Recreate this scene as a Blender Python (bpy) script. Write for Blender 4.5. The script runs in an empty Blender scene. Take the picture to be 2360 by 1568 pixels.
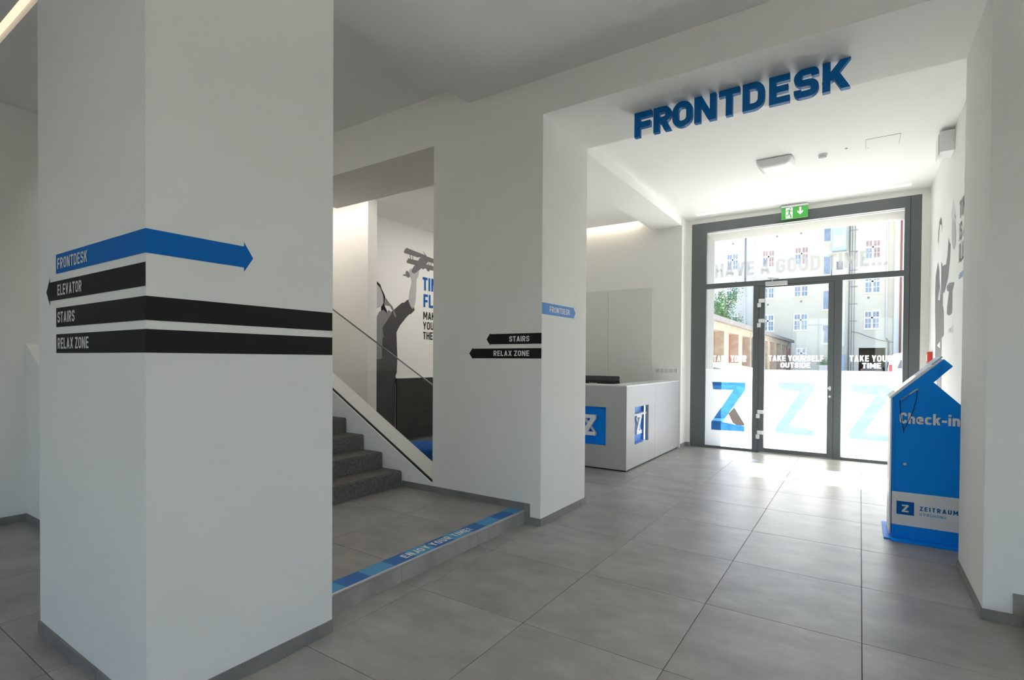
import bpy, bmesh, math, random
from mathutils import Vector, Matrix
random.seed(7)
SC = bpy.context.scene
COL = SC.collection

# ------------------------------------------------------------------ camera
PXF, PXC, PYC = 1207.47, 1180.0, 845.07
YAW, PITCH, ROLL = (math.radians(a) for a in (33.604, -0.7154, 0.3759))
EYE = Vector((0, 0, 1.5))
_w = Vector((-math.sin(YAW) * math.cos(PITCH), math.cos(YAW) * math.cos(PITCH), math.sin(PITCH)))
_r0 = Vector((math.cos(YAW), math.sin(YAW), 0)); _u0 = _r0.cross(_w)
_r = _r0 * math.cos(ROLL) + _u0 * math.sin(ROLL); _u = _u0 * math.cos(ROLL) - _r0 * math.sin(ROLL)
cam = bpy.data.cameras.new('camera'); cam.sensor_fit = 'HORIZONTAL'; cam.sensor_width = 36.0
cam.lens = PXF / 2360 * 36; cam.shift_y = (PYC - 784) / 2360; cam.clip_start = .05; cam.clip_end = 300
co = bpy.data.objects.new('camera', cam); COL.objects.link(co)
co.matrix_world = Matrix(((_r.x, _u.x, -_w.x, EYE.x), (_r.y, _u.y, -_w.y, EYE.y), (_r.z, _u.z, -_w.z, EYE.z), (0, 0, 0, 1)))
SC.camera = co

# ------------------------------------------------------------------ exposure, sky, sun, added hall fill
SC.view_settings.view_transform = 'Standard'; SC.view_settings.look = 'None'
SC.view_settings.gamma = 1; SC.view_settings.use_curve_mapping = False
SC.view_settings.exposure = 1.74
SC.cycles.use_denoising = True
SC.cycles.max_bounces = 14; SC.cycles.diffuse_bounces = 8; SC.cycles.transparent_max_bounces = 16
SC.cycles.sample_clamp_indirect = 6
SKY, SUN, HALLFILL = 0.19, 26.0, 1.2
world = bpy.data.worlds.new('sky'); SC.world = world; world.use_nodes = True
nt = world.node_tree; nt.nodes.clear()
out = nt.nodes.new('ShaderNodeOutputWorld'); bg = nt.nodes.new('ShaderNodeBackground')
sky = nt.nodes.new('ShaderNodeTexSky'); sky.sky_type = 'NISHITA'; sky.sun_disc = False
sky.sun_elevation = math.radians(50.4); sky.sun_rotation = math.radians(-20.8)
bg.inputs['Strength'].default_value = SKY
nt.links.new(sky.outputs[0], bg.inputs[0]); nt.links.new(bg.outputs[0], out.inputs[0])
sl = bpy.data.lights.new('sun', 'SUN'); sl.energy = SUN; sl.angle = math.radians(.55); sl.color = (1, .97, .92)
so = bpy.data.objects.new('sun', sl); COL.objects.link(so); so.location = (-10, 40, 40)
so.rotation_euler = Vector((.38, -1, -1.292)).to_track_quat('-Z', 'Y').to_euler()
BACKWIN, SIDEWIN = (-4.6, -1.6, 1.4, 4.4, 7.2), (-6.4, -3.4, -.4, 2.4)
for p, rz, en in [((x, -9.5, 1.5), 0, HALLFILL * .85) for x in BACKWIN] + [((9.7, y, 1.5), 90, HALLFILL * .88) for y in SIDEWIN]:
    al = bpy.data.lights.new('window_daylight', 'AREA'); al.shape = 'RECTANGLE'; al.size = 1.9; al.size_y = 2.9   # fill light added behind the unseen hall windows
    al.energy = en; al.color = (1.0, .95, .87)
    ao = bpy.data.objects.new('window_daylight', al); COL.objects.link(ao); ao.location = p
    ao.rotation_euler = (math.radians(90 + 50), 0, math.radians(rz))   # tilted up so the fill reaches the hall ceiling

# ------------------------------------------------------------------ helpers
WPOS = {}
def wpos(o): return WPOS.get(o.name, Vector((0, 0, 0)))
def tag(o, label=None, cat=None, group=None, kind=None):
    if label: o['label'] = label
    if cat: o['category'] = cat
    if group: o['group'] = group
    if kind: o['kind'] = kind
    return o
def link(o, parent=None, loc=(0, 0, 0)):
    COL.objects.link(o); loc = Vector(loc); WPOS[o.name] = loc
    if parent is not None:
        o.parent = parent; o.location = loc - wpos(parent)
    else: o.location = loc
    return o
def thing(name, label, cat, loc=(0, 0, 0), group=None, kind=None):
    return tag(link(bpy.data.objects.new(name, None), None, loc), label, cat, group, kind)
def mesh(name, verts, faces, mat, parent=None, smooth=False, loc=(0, 0, 0)):
    me = bpy.data.meshes.new(name); l = Vector(loc)
    me.from_pydata([tuple(Vector(v) - l) for v in verts], [], faces); me.update()
    if mat: me.materials.append(mat)
    if smooth:
        for p in me.polygons: p.use_smooth = True
    return link(bpy.data.objects.new(name, me), parent, loc)
def bm_obj(name, bm, mat, parent=None, loc=(0, 0, 0), smooth=False):
    me = bpy.data.meshes.new(name)
    bmesh.ops.recalc_face_normals(bm, faces=bm.faces)
    bm.to_mesh(me); bm.free(); me.materials.append(mat)
    if smooth:
        for p in me.polygons: p.use_smooth = True
    return link(bpy.data.objects.new(name, me), parent, loc)
def bm_box(bm, x0, x1, y0, y1, z0, z1, bev=0, seg=2):
    r = bmesh.ops.create_cube(bm, size=1)
    for v in r['verts']:
        v.co = Vector(((x0 + x1) / 2 + v.co.x * (x1 - x0), (y0 + y1) / 2 + v.co.y * (y1 - y0), (z0 + z1) / 2 + v.co.z * (z1 - z0)))
    if bev:
        es = {e for v in r['verts'] for e in v.link_edges}
        bmesh.ops.bevel(bm, geom=list(es), offset=bev, segments=seg, affect='EDGES', profile=.5)
def box(name, x0, x1, y0, y1, z0, z1, mat, parent=None, bev=0, seg=2):
    c = Vector(((x0 + x1) / 2, (y0 + y1) / 2, z0)); bm = bmesh.new()
    bm_box(bm, x0 - c.x, x1 - c.x, y0 - c.y, y1 - c.y, 0, z1 - z0, bev, seg)
    return bm_obj(name, bm, mat, parent, c)
def boxes(name, lst, mat, parent=None, bev=0):
    bm = bmesh.new(); x0, x1, y0, y1, z0, z1 = lst[0]; c = Vector(((x0 + x1) / 2, (y0 + y1) / 2, z0))
    for b in lst: bm_box(bm, b[0] - c.x, b[1] - c.x, b[2] - c.y, b[3] - c.y, b[4] - c.z, b[5] - c.z, bev)
    return bm_obj(name, bm, mat, parent, c)
def struct(o, label=None, cat=None): return tag(o, label, cat, None, 'structure')
def prism(name, pts, axis, a, b, mat, parent=None, bev=0, seg=2):
    """closed outline pts extruded along axis from a to b; pts are the two other coordinates in order"""
    def p3(q, t):
        return {'x': (t, q[0], q[1]), 'y': (q[0], t, q[1]), 'z': (q[0], q[1], t)}[axis]
    bm = bmesh.new(); c = Vector(p3(pts[0], a))
    va = [bm.verts.new(Vector(p3(q, a)) - c) for q in pts]; vb = [bm.verts.new(Vector(p3(q, b)) - c) for q in pts]
    fa = bm.faces.new(va); fb = bm.faces.new(vb[::-1]); n = len(pts)
    for i in range(n): bm.faces.new((va[i], va[(i + 1) % n], vb[(i + 1) % n], vb[i]))
    if bev: bmesh.ops.bevel(bm, geom=bm.edges[:], offset=bev, segments=seg, affect='EDGES', profile=.5)
    bmesh.ops.recalc_face_normals(bm, faces=bm.faces); bm.normal_update()
    bmesh.ops.triangulate(bm, faces=[f for f in bm.faces if len(f.verts) > 4])
    return bm_obj(name, bm, mat, parent, c)
def lathe(name, prof, c, mat, parent=None, n=32, axis='z', smooth=True):
    bm = bmesh.new(); rings = []
    for r, h in prof:
        ring = []
        for i in range(n):
            a = 2 * math.pi * i / n; x, y = r * math.cos(a), r * math.sin(a)
            ring.append(bm.verts.new({'z': (x, y, h), 'y': (x, h, y), 'x': (h, x, y)}[axis]))
        rings.append(ring)
    for p, q in zip(rings, rings[1:]):
        for i in range(n): bm.faces.new((p[i], p[(i + 1) % n], q[(i + 1) % n], q[i]))
    bm.faces.new(rings[0][::-1]); bm.faces.new(rings[-1])
    return bm_obj(name, bm, mat, parent, c, smooth)
def tube(name, pts, r, mat, parent=None, n=8):
    pts = [Vector(p) for p in pts]; bm = bmesh.new(); rings = []; c = pts[0].copy()
    for i, p in enumerate(pts):
        d = (pts[min(i + 1, len(pts) - 1)] - pts[max(i - 1, 0)]).normalized()
        a = d.orthogonal().normalized() if i == 0 else (rings_a - d * rings_a.dot(d)).normalized()
        rings_a = a; b = d.cross(a)
        rings.append([bm.verts.new(p - c + (a * math.cos(2 * math.pi * k / n) + b * math.sin(2 * math.pi * k / n)) * r) for k in range(n)])
    for p, q in zip(rings, rings[1:]):
        for i in range(n): bm.faces.new((p[i], p[(i + 1) % n], q[(i + 1) % n], q[i]))
    bm.faces.new(rings[0][::-1]); bm.faces.new(rings[-1])
    return bm_obj(name, bm, mat, parent, c, True)
def px(x, y, ax, v):
    """where the line of sight of a photo pixel meets the plane ax = v"""
    d = _w + _r * ((x - PXC) / PXF) - _u * ((y - PYC) / PXF); i = 'xyz'.index(ax)
    return EYE + d * ((v - EYE[i]) / d[i])
def copy_tree(o, parent, delta):
    c = o.copy(); COL.objects.link(c); WPOS[c.name] = wpos(o) + Vector(delta)
    if parent is None: c.location = o.location + Vector(delta)
    else: c.parent = parent
    for ch in list(o.children): copy_tree(ch, c, delta)
    return c

# ------------------------------------------------------------------ materials
def L(c):
    return tuple((v / 12.92 if v <= .04045 else ((v + .055) / 1.055) ** 2.4) for v in (c[0] / 255, c[1] / 255, c[2] / 255)) + (1,)
def material(name, col, rough=.5, metal=0, var=0.0, scale=6.0, bump=0.0, bscale=60.0, spec=.5, rand=0.0, emit=None, estr=0, stretch=(1, 1, 1)):
    m = bpy.data.materials.new(name); m.use_nodes = True; n = m.node_tree.nodes; k = m.node_tree.links
    b = n['Principled BSDF']; b.inputs['Roughness'].default_value = rough; b.inputs['Metallic'].default_value = metal
    b.inputs['Specular IOR Level'].default_value = spec; b.inputs['Base Color'].default_value = col
    if emit: b.inputs['Emission Color'].default_value = emit; b.inputs['Emission Strength'].default_value = estr
    if var or bump or rand:
        tc = n.new('ShaderNodeTexCoord'); mp = n.new('ShaderNodeMapping'); mp.inputs['Scale'].default_value = stretch
        k.new(tc.outputs['Object'], mp.inputs[0])
        oi = n.new('ShaderNodeObjectInfo'); mu = n.new('ShaderNodeMath'); mu.operation = 'MULTIPLY'; mu.inputs[1].default_value = 40
        k.new(oi.outputs['Random'], mu.inputs[0])
        no = n.new('ShaderNodeTexNoise'); no.noise_dimensions = '4D'; no.inputs['Scale'].default_value = scale
        no.inputs['Detail'].default_value = 6; no.inputs['Roughness'].default_value = .62
        k.new(mp.outputs[0], no.inputs['Vector']); k.new(mu.outputs[0], no.inputs['W'])
        mr = n.new('ShaderNodeMapRange'); mr.inputs['From Min'].default_value = .3; mr.inputs['From Max'].default_value = .7
        mr.inputs['To Min'].default_value = 1 - var; mr.inputs['To Max'].default_value = 1 + var
        k.new(no.outputs['Fac'], mr.inputs['Value'])
        r2 = n.new('ShaderNodeMapRange'); r2.inputs['To Min'].default_value = 1 - rand; r2.inputs['To Max'].default_value = 1 + rand
        k.new(oi.outputs['Random'], r2.inputs['Value'])
        m3 = n.new('ShaderNodeMath'); m3.operation = 'MULTIPLY'; k.new(mr.outputs[0], m3.inputs[0]); k.new(r2.outputs[0], m3.inputs[1])
        vm = n.new('ShaderNodeVectorMath'); vm.operation = 'SCALE'; vm.inputs[0].default_value = col[:3]
        k.new(m3.outputs[0], vm.inputs['Scale']); k.new(vm.outputs[0], b.inputs['Base Color'])
        if bump:
            n2 = n.new('ShaderNodeTexNoise'); n2.inputs['Scale'].default_value = bscale; n2.inputs['Detail'].default_value = 3
            k.new(tc.outputs['Object'], n2.inputs['Vector'])
            bp = n.new('ShaderNodeBump'); bp.inputs['Strength'].default_value = bump; bp.inputs['Distance'].default_value = .01
            k.new(n2.outputs['Fac'], bp.inputs['Height']); k.new(bp.outputs[0], b.inputs['Normal'])
    return m
def glass(name, tint=(.93, .95, .95, 1), ior=1.45):
    m = bpy.data.materials.new(name); m.use_nodes = True; n = m.node_tree.nodes; k = m.node_tree.links; n.clear()
    o = n.new('ShaderNodeOutputMaterial'); mx = n.new('ShaderNodeMixShader'); t = n.new('ShaderNodeBsdfTransparent'); g = n.new('ShaderNodeBsdfGlossy')
    f = n.new('ShaderNodeFresnel'); ge = n.new('ShaderNodeNewGeometry')   # a thin pane: the same reflectance from both faces
    ma = n.new('ShaderNodeMath'); ma.operation = 'MULTIPLY_ADD'; ma.inputs[1].default_value = 1 / ior - ior; ma.inputs[2].default_value = ior
    k.new(ge.outputs['Backfacing'], ma.inputs[0]); k.new(ma.outputs[0], f.inputs[0]); t.inputs[0].default_value = tint; g.inputs['Roughness'].default_value = .02
    k.new(f.outputs[0], mx.inputs[0]); k.new(t.outputs[0], mx.inputs[1]); k.new(g.outputs[0], mx.inputs[2]); k.new(mx.outputs[0], o.inputs[0])
    return m
def film(name, diff, trans, clear=None, cfac=0.0, noise=0):
    m = bpy.data.materials.new(name); m.use_nodes = True; n = m.node_tree.nodes; k = m.node_tree.links; n.clear()
    o = n.new('ShaderNodeOutputMaterial'); ad = n.new('ShaderNodeAddShader'); d = n.new('ShaderNodeBsdfDiffuse'); t = n.new('ShaderNodeBsdfTranslucent')
    d.inputs[0].default_value = diff; t.inputs[0].default_value = trans
    if noise:
        tx = n.new('ShaderNodeTexNoise'); tx.inputs['Scale'].default_value = noise; tx.inputs['Detail'].default_value = 5; tx.inputs['Distortion'].default_value = 1.2
        tc = n.new('ShaderNodeTexCoord'); mp = n.new('ShaderNodeMapping'); mp.inputs['Scale'].default_value = (1, 1, 2.2)
        k.new(tc.outputs['Object'], mp.inputs[0]); k.new(mp.outputs[0], tx.inputs['Vector'])
        mr = n.new('ShaderNodeMapRange'); mr.inputs['From Min'].default_value = .3; mr.inputs['From Max'].default_value = .7
        mr.inputs['To Min'].default_value = .7; mr.inputs['To Max'].default_value = 1.4
        vm = n.new('ShaderNodeVectorMath'); vm.operation = 'SCALE'; vm.inputs[0].default_value = trans[:3]
        k.new(tx.outputs['Fac'], mr.inputs['Value']); k.new(mr.outputs[0], vm.inputs['Scale']); k.new(vm.outputs[0], t.inputs[0])
    k.new(d.outputs[0], ad.inputs[0]); k.new(t.outputs[0], ad.inputs[1])
    if clear:
        mx = n.new('ShaderNodeMixShader'); c = n.new('ShaderNodeBsdfTransparent'); c.inputs[0].default_value = clear
        mx.inputs[0].default_value = cfac; k.new(ad.outputs[0], mx.inputs[1]); k.new(c.outputs[0], mx.inputs[2]); k.new(mx.outputs[0], o.inputs[0])
    else: k.new(ad.outputs[0], o.inputs[0])
    return m
def emitter(name, col, s):
    m = bpy.data.materials.new(name); m.use_nodes = True; n = m.node_tree.nodes; k = m.node_tree.links; n.clear()
    o = n.new('ShaderNodeOutputMaterial'); e = n.new('ShaderNodeEmission'); e.inputs[0].default_value = col; e.inputs[1].default_value = s
    k.new(e.outputs[0], o.inputs[0]); return m

M = {}
M['wall'] = material('wall_paint', (.80, .795, .77, 1), .75, var=.012, scale=1.5, bump=.04, bscale=180, spec=.25)
M['ceil'] = material('ceiling_paint', (.85, .85, .835, 1), .8, var=.008, scale=1.2, spec=.2)
M['tile'] = material('concrete_tile', (.29, .28, .265, 1), .37, var=.24, scale=2.6, bump=.05, bscale=120, rand=.07, spec=.45, stretch=(1.0, 1.7, 1))
M['skirt'] = material('skirting_tile', (.20, .198, .19, 1), .42, var=.14, scale=5, rand=.08, spec=.4)
M['grout'] = material('grout', (.10, .10, .097, 1), .9)
M['stone'] = material('granite_step', (.125, .118, .106, 1), .55, var=.5, scale=55, bump=.25, bscale=160, spec=.35)
M['metal'] = material('anthracite_aluminium', (.105, .120, .125, 1), .38, var=.05, scale=2, spec=.5)
M['joint'] = material('black_gap', (.012, .012, .012, 1), .8)
M['blue'] = material('blue_lacquer', (.000, .25, .84, 1), .45, var=.03, scale=3, spec=.14)
M['bluenich'] = material('blue_niche_lining', (.10, .30, .75, 1), .5, var=.02)
M['bluesign'] = material('blue_letter', (.000, .125, .40, 1), .5, var=.03, scale=4, spec=.2)
M['bluevinyl'] = material('blue_vinyl', (.001, .115, .42, 1), .6, var=.03, scale=4, spec=.15)
M['bluepale'] = material('pale_blue_vinyl', (.09, .27, .66, 1), .6, var=.03, scale=4)
M['cyan'] = material('light_blue_vinyl', (.05, .30, .56, 1), .55, var=.03, scale=4)
M['bluemid'] = material('mid_blue_vinyl', (.002, .12, .42, 1), .55, var=.03, scale=4)
M['black'] = material('black_vinyl', (.014, .014, .0145, 1), .6, var=.05, scale=5, spec=.15)
M['print'] = material('light_grey_lettering', (.62, .63, .63, 1), .6, var=.01, spec=.2)
M['white'] = material('white_print', (.80, .80, .80, 1), .5, var=.01)
M['whiteplastic'] = material('white_plastic', (.82, .82, .83, 1), .35, var=.01)
M['alu'] = material('brushed_aluminium', (.62, .62, .63, 1), .32, metal=.8, var=.04, scale=20)
M['silver'] = material('silver_paint', (.66, .67, .68, 1), .35, metal=.25, var=.02)
M['grey1'] = material('mid_grey_print', (.15, .15, .152, 1), .6, var=.02)
M['grey2'] = material('dark_grey_print', (.045, .045, .046, 1), .6, var=.04)
M['grey3'] = material('light_grey_print', (.43, .43, .44, 1), .6, var=.02)
M['grey4'] = material('stone_grey_print', (.20, .20, .205, 1), .6, var=.02)
M['grey5'] = material('pale_grey_print', (.60, .60, .62, 1), .6, var=.01)
M['desk'] = material('grey_laminate', (.39, .39, .395, 1), .42, var=.015, scale=30)
M['deskedge'] = material('light_laminate_edge', (.62, .62, .61, 1), .45, var=.01)
M['panel'] = material('grey_wall_panel', (.66, .665, .645, 1), .5, var=.01)
M['pouf'] = material('blue_felt', (.012, .085, .30, 1), .9, var=.06, scale=60, bump=.1, bscale=300, spec=.15)
M['darkfab'] = material('charcoal_fabric', (.050, .050, .047, 1), .85, var=.06, scale=20, bump=.1, bscale=200, spec=.2)
M['screen'] = material('black_glass', (.008, .008, .010, 1), .12)
M['monitor'] = material('dark_grey_plastic', (.045, .045, .055, 1), .35, var=.03)
M['red'] = material('red_plastic', (.62, .035, .02, 1), .35, var=.02)
M['green'] = material('exit_green', (.03, .30, .045, 1), .4, var=.02, emit=(.10, .50, .05, 1), estr=.08)
M['exitwhite'] = material('exit_white', (.8, .85, .8, 1), .4, var=.01, emit=(.9, 1, .9, 1), estr=.12)
M['glass'] = glass('clear_glass'); M['balglass'] = glass('balustrade_glass', (.965, .975, .97, 1))
M['film'] = film('frosted_film', (.28, .28, .28, 1), (.40, .40, .40, 1))
M['zblue'] = film('blue_window_film', (.03, .09, .22, 1), (.010, .045, .13, 1), (.06, .20, .55, 1), .30, noise=7)
M['zcyan'] = film('pale_cyan_window_film', (.20, .34, .36, 1), (.033, .046, .048, 1), noise=3)
M['zbrown'] = film('brown_window_film', (.12, .10, .09, 1), (.035, .031, .029, 1), noise=30)
M['wintext'] = film('white_window_lettering', (.5, .5, .5, 1), (.5, .5, .5, 1))
M['wingrey'] = film('pale_window_lettering', (.34, .34, .34, 1), (.17, .17, .17, 1), (.95, .95, .95, 1), .35)
M['led'] = emitter('led_white', (1, .97, .90, 1), 1.6)
M['ledwarm'] = emitter('led_warm', (1, .86, .70, 1), 5.5)
M['ledcorr'] = emitter('led_warm_corridor', (1, .80, .58, 1), .36)
M['ledstairw'] = emitter('led_stair_warm', (1, .90, .82, 1), 5.6)
M['ledstair'] = emitter('led_stair', (1, .95, .88, 1), 2.6)
M['ledroom'] = emitter('led_room', (1, .95, .90, 1), 1.7)
M['ledup'] = emitter('led_uplight', (1, .95, .87, 1), 29.0)
M['lednich'] = emitter('led_niche', (1, .96, .88, 1), 2.5)
# outdoors
M['fac'] = material('facade_render', (.68, .615, .50, 1), .9, var=.04, scale=1.0)
M['facb'] = material('facade_render_bluish', (.66, .63, .58, 1), .9, var=.03, scale=1.0)
M['facw'] = material('facade_render_white', (.74, .715, .66, 1), .9, var=.03, scale=1.0)
M['facp'] = material('facade_plinth', (.70, .635, .52, 1), .9, var=.05, scale=1.0)
M['winw'] = material('window_white', (.86, .86, .86, 1), .5)
M['pane'] = material('window_pane', (.24, .28, .36, 1), .2, var=.35, scale=1.2)
M['paner'] = material('window_pane_curtain', (.40, .25, .22, 1), .2, var=.3, scale=2.0)
M['pipe'] = material('zinc_pipe', (.20, .21, .24, 1), .5)
M['pipew'] = material('white_pipe', (.75, .75, .76, 1), .5)
M['pipered'] = material('rust_pipe', (.32, .12, .08, 1), .6)
M['garwall'] = material('garage_plaster', (.34, .29, .225, 1), .9, var=.25, scale=2.5)
M['gardoor'] = material('garage_door_orange', (.50, .07, .025, 1), .6, var=.15, scale=3)
M['gardoor2'] = material('garage_door_brown', (.32, .11, .065, 1), .6, var=.15, scale=3)
M['garroof'] = material('garage_roof', (.22, .20, .19, 1), .9, var=.2, scale=4)
M['court'] = material('courtyard_paving', (.33, .32, .30, 1), .9, var=.10, scale=2)
M['ext'] = material('exterior_render', (.25, .247, .235, 1), .9, var=.04, scale=3, bump=.1, bscale=80)
M['bark'] = material('bark', (.16, .12, .08, 1), .9, var=.2, scale=8)
M['leaf'] = material('leaf', (.10, .24, .05, 1), .6, var=.3, scale=3)
M['carw'] = material('car_white', (.75, .75, .75, 1), .2)
M['card'] = material('car_dark', (.05, .04, .06, 1), .25)
M['carg'] = material('car_glass', (.06, .08, .10, 1), .08)
M['tyre'] = material('tyre', (.02, .02, .02, 1), .8)
M['tail'] = material('tail_light', (.5, .02, .02, 1), .3)
M['ubox'] = material('pale_blue_metal', (.42, .52, .66, 1), .5)
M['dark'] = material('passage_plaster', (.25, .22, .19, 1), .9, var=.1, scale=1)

# ------------------------------------------------------------------ stroke lettering
def fillet(pts, r, closed):
    out = []; n = len(pts)
    for i in range(n):
        p = Vector(pts[i])
        if (not closed and i in (0, n - 1)) or r[i] <= 1e-6: out.append(p); continue
        a = Vector(pts[i - 1]) - p; b = Vector(pts[(i + 1) % n]) - p
        la, lb = a.length, b.length; a.normalize(); b.normalize()
        ang = a.angle(b); t = min(r[i] / math.tan(ang / 2), la * .499, lb * .499); rr = t * math.tan(ang / 2)
        c = p + (a + b).normalized() * (rr / math.sin(ang / 2)); s = p + a * t - c; e = p + b * t - c
        a0 = math.atan2(s.y, s.x); da = math.atan2(e.y, e.x) - a0; da = (da + math.pi) % (2 * math.pi) - math.pi
        for k in range(7):
            th = a0 + da * k / 6; out.append(c + Vector((math.cos(th), math.sin(th))) * rr)
    return out
def ribbon(pts, w, closed):
    n = len(pts); Lp, Rp = [], []
    for i in range(n):
        p = pts[i]
        d1 = (p - pts[i - 1]) if (closed or i > 0) else None
        d2 = (pts[(i + 1) % n] - p) if (closed or i < n - 1) else None
        if d1 is None: d1 = d2
        if d2 is None: d2 = d1
        d1 = d1.normalized(); d2 = d2.normalized(); n1 = Vector((-d1.y, d1.x)); n2 = Vector((-d2.y, d2.x))
        m = (n1 + n2); m = m.normalized() if m.length > 1e-6 else n1
        s = w / 2 / max(.35, m.dot(n1)); Lp.append(p + m * s); Rp.append(p - m * s)
    return Lp, Rp
WID = dict(A=.62, B=.56, C=.55, D=.58, E=.50, F=.48, G=.58, H=.58, I=.0, J=.46, K=.60, L=.48, M=.74, N=.61, O=.58, P=.54, R=.57, S=.55, T=.53, U=.57, V=.60, X=.60, Y=.58, Z=.54)
WID.update({'Ů': .57, 'h': .52, 'e': .53, 'c': .50, 'k': .54, 'i': 0, 'n': .52, 'o': .54, 'v': .54, '-': .36, '!': 0, '.': 0, ' ': .22})
def glyph(ch, w, W):
    """list of (outline quads strip) as ribbons: (pts, closed, width)"""
    h = w / 2; R = []
    def P(pts, rs=0, closed=False):
        rr = rs if isinstance(rs, (list, tuple)) else [rs] * len(pts)
        f = fillet(pts, rr, closed); R.append(ribbon(f, w, closed) + (closed,))
    def Dg(x0, y0, x1, y1, k=1.0):
        y0, y1 = (min(max(y, .004), .996) for y in (y0, y1))
        hw = w * k * math.sqrt(1 + ((x1 - x0) / (y1 - y0)) ** 2) / 2
        R.append(([Vector((x0 - hw, y0)), Vector((x1 - hw, y1))], [Vector((x0 + hw, y0)), Vector((x1 + hw, y1))], False))
    r = min(W / 2 - h, .26) if W > w else .1; t = 1 - h; q = W - h
    if ch in 'O': P([(h, h), (q, h), (q, t), (h, t)], r, True)
    elif ch == 'D': P([(h, h), (q, h), (q, t), (h, t)], [0, r, r, 0], True)
    elif ch == 'B': P([(h, h), (q, h), (q, .53), (h, .53)], [0, .2, .2, 0], True); P([(h, .53), (q - .03, .53), (q - .03, t), (h, t)], [0, .2, .2, 0], True)
    elif ch == 'C': P([(q, .68), (q, t), (h, t), (h, h), (q, h), (q, .32)], r)
    elif ch == 'G': P([(q, .70), (q, t), (h, t), (h, h), (q, h), (q, .47), (W * .5, .47)], [0, r, r, r, r, 0, 0])
    elif ch == 'S': P([(q, .70), (q, t), (h, t), (h, .51), (q, .49), (q, h), (h, h), (h, .30)], [0, r, r, .2, .2, r, r, 0])
    elif ch == 'E': P([(W, t), (h, t), (h, h), (W, h)]); P([(h, .51), (W * .93, .51)])
    elif ch == 'F': P([(W, t), (h, t), (h, 0)]); P([(h, .48), (W * .93, .48)])
    elif ch == 'H': P([(h, 0), (h, 1)]); P([(q, 0), (q, 1)]); P([(h, .51), (q, .51)])
    elif ch == 'I': P([(h, 0), (h, 1)])
    elif ch == 'J': P([(q, 1), (q, h), (h, h), (h, .28)], [0, r, r * .9, 0])
    elif ch == 'K': P([(h, 0), (h, 1)]); Dg(h + .02, .34, q - .03, 1); Dg(q - .02, 0, W * .46, .56)
    elif ch == 'L': P([(h, 1), (h, h), (W, h)])
    elif ch == 'M': P([(h, 0), (h, 1)]); P([(q, 0), (q, 1)]); Dg(h + .02, 1, W / 2, .26, .9); Dg(q - .02, 1, W / 2, .26, .9)
    elif ch == 'N': P([(h, 0), (h, 1)]); P([(q, 0), (q, 1)]); Dg(h + .03, 1, q - .03, 0)
    elif ch in 'PR':
        P([(h, 0), (h, 1)]); P([(h, t), (q, t), (q, .47), (h, .47)], [0, .22, .22, 0])
        if ch == 'R': Dg(W * .50, .47, q - .02, 0)
    elif ch == 'T': P([(0, t), (W, t)]); P([(W / 2, 0), (W / 2, t)])
    elif ch in 'UŮ':
        P([(h, 1), (h, h), (q, h), (q, 1)], [0, r, r, 0])
        if ch == 'Ů':
            c = [Vector((W / 2 + .11 * math.cos(a), 1.22 + .11 * math.sin(a))) for a in [k * math.pi / 6 for k in range(12)]]
            R.append(ribbon(c, w * .6, True) + (True,))
    elif ch == 'V': Dg(h, 1, W / 2, 0); Dg(q, 1, W / 2, 0)
    elif ch == 'A': Dg(W / 2, 1, h, 0); Dg(W / 2, 1, q, 0); P([(W * .2, .26), (W * .8, .26)])
    elif ch == 'X': Dg(h, 1, q, 0); Dg(q, 1, h, 0)
    elif ch == 'Y': Dg(h, 1, W / 2, .40); Dg(q, 1, W / 2, .40); P([(W / 2, 0), (W / 2, .48)])
    elif ch == 'Z': P([(0, t), (W, t)]); P([(0, h), (W, h)]); Dg(q - .02, 1 - w * .5, h + .02, w * .5)
    elif ch == 'h': P([(h, 0), (h, 1)]); P([(h, .68 - h), (q, .68 - h), (q, 0)], [0, r * .8, 0])
    elif ch == 'n': P([(h, 0), (h, .70)]); P([(h, .70 - h), (q, .70 - h), (q, 0)], [0, r * .8, 0])
    elif ch == 'e': P([(h, .35), (q, .35), (q, .70 - h), (h, .70 - h), (h, h), (q, h), (q, .16)], [0, 0, .16, .16, .16, .14, 0])
    elif ch == 'c': P([(q, .52), (q, .70 - h), (h, .70 - h), (h, h), (q, h), (q, .18)], [0, .16, .16, .16, .16, 0])
    elif ch == 'o': P([(h, h), (q, h), (q, .70 - h), (h, .70 - h)], .17, True)
    elif ch == 'v': Dg(h, .70, W / 2, 0); Dg(q, .70, W / 2, 0)
    elif ch == 'k': P([(h, 0), (h, 1)]); Dg(h + .03, .24, q, .70); Dg(q, 0, W * .5, .42)
    elif ch == 'i': P([(h, 0), (h, .70)]); P([(h, .80), (h, .80 + w)])
    elif ch == '-': P([(0, .36), (W, .36)])
    elif ch == '!': P([(h, .30), (h, 1)]); P([(h, 0), (h, w)])
    elif ch == '.': P([(h, 0), (h, w)])
    return R
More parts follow.
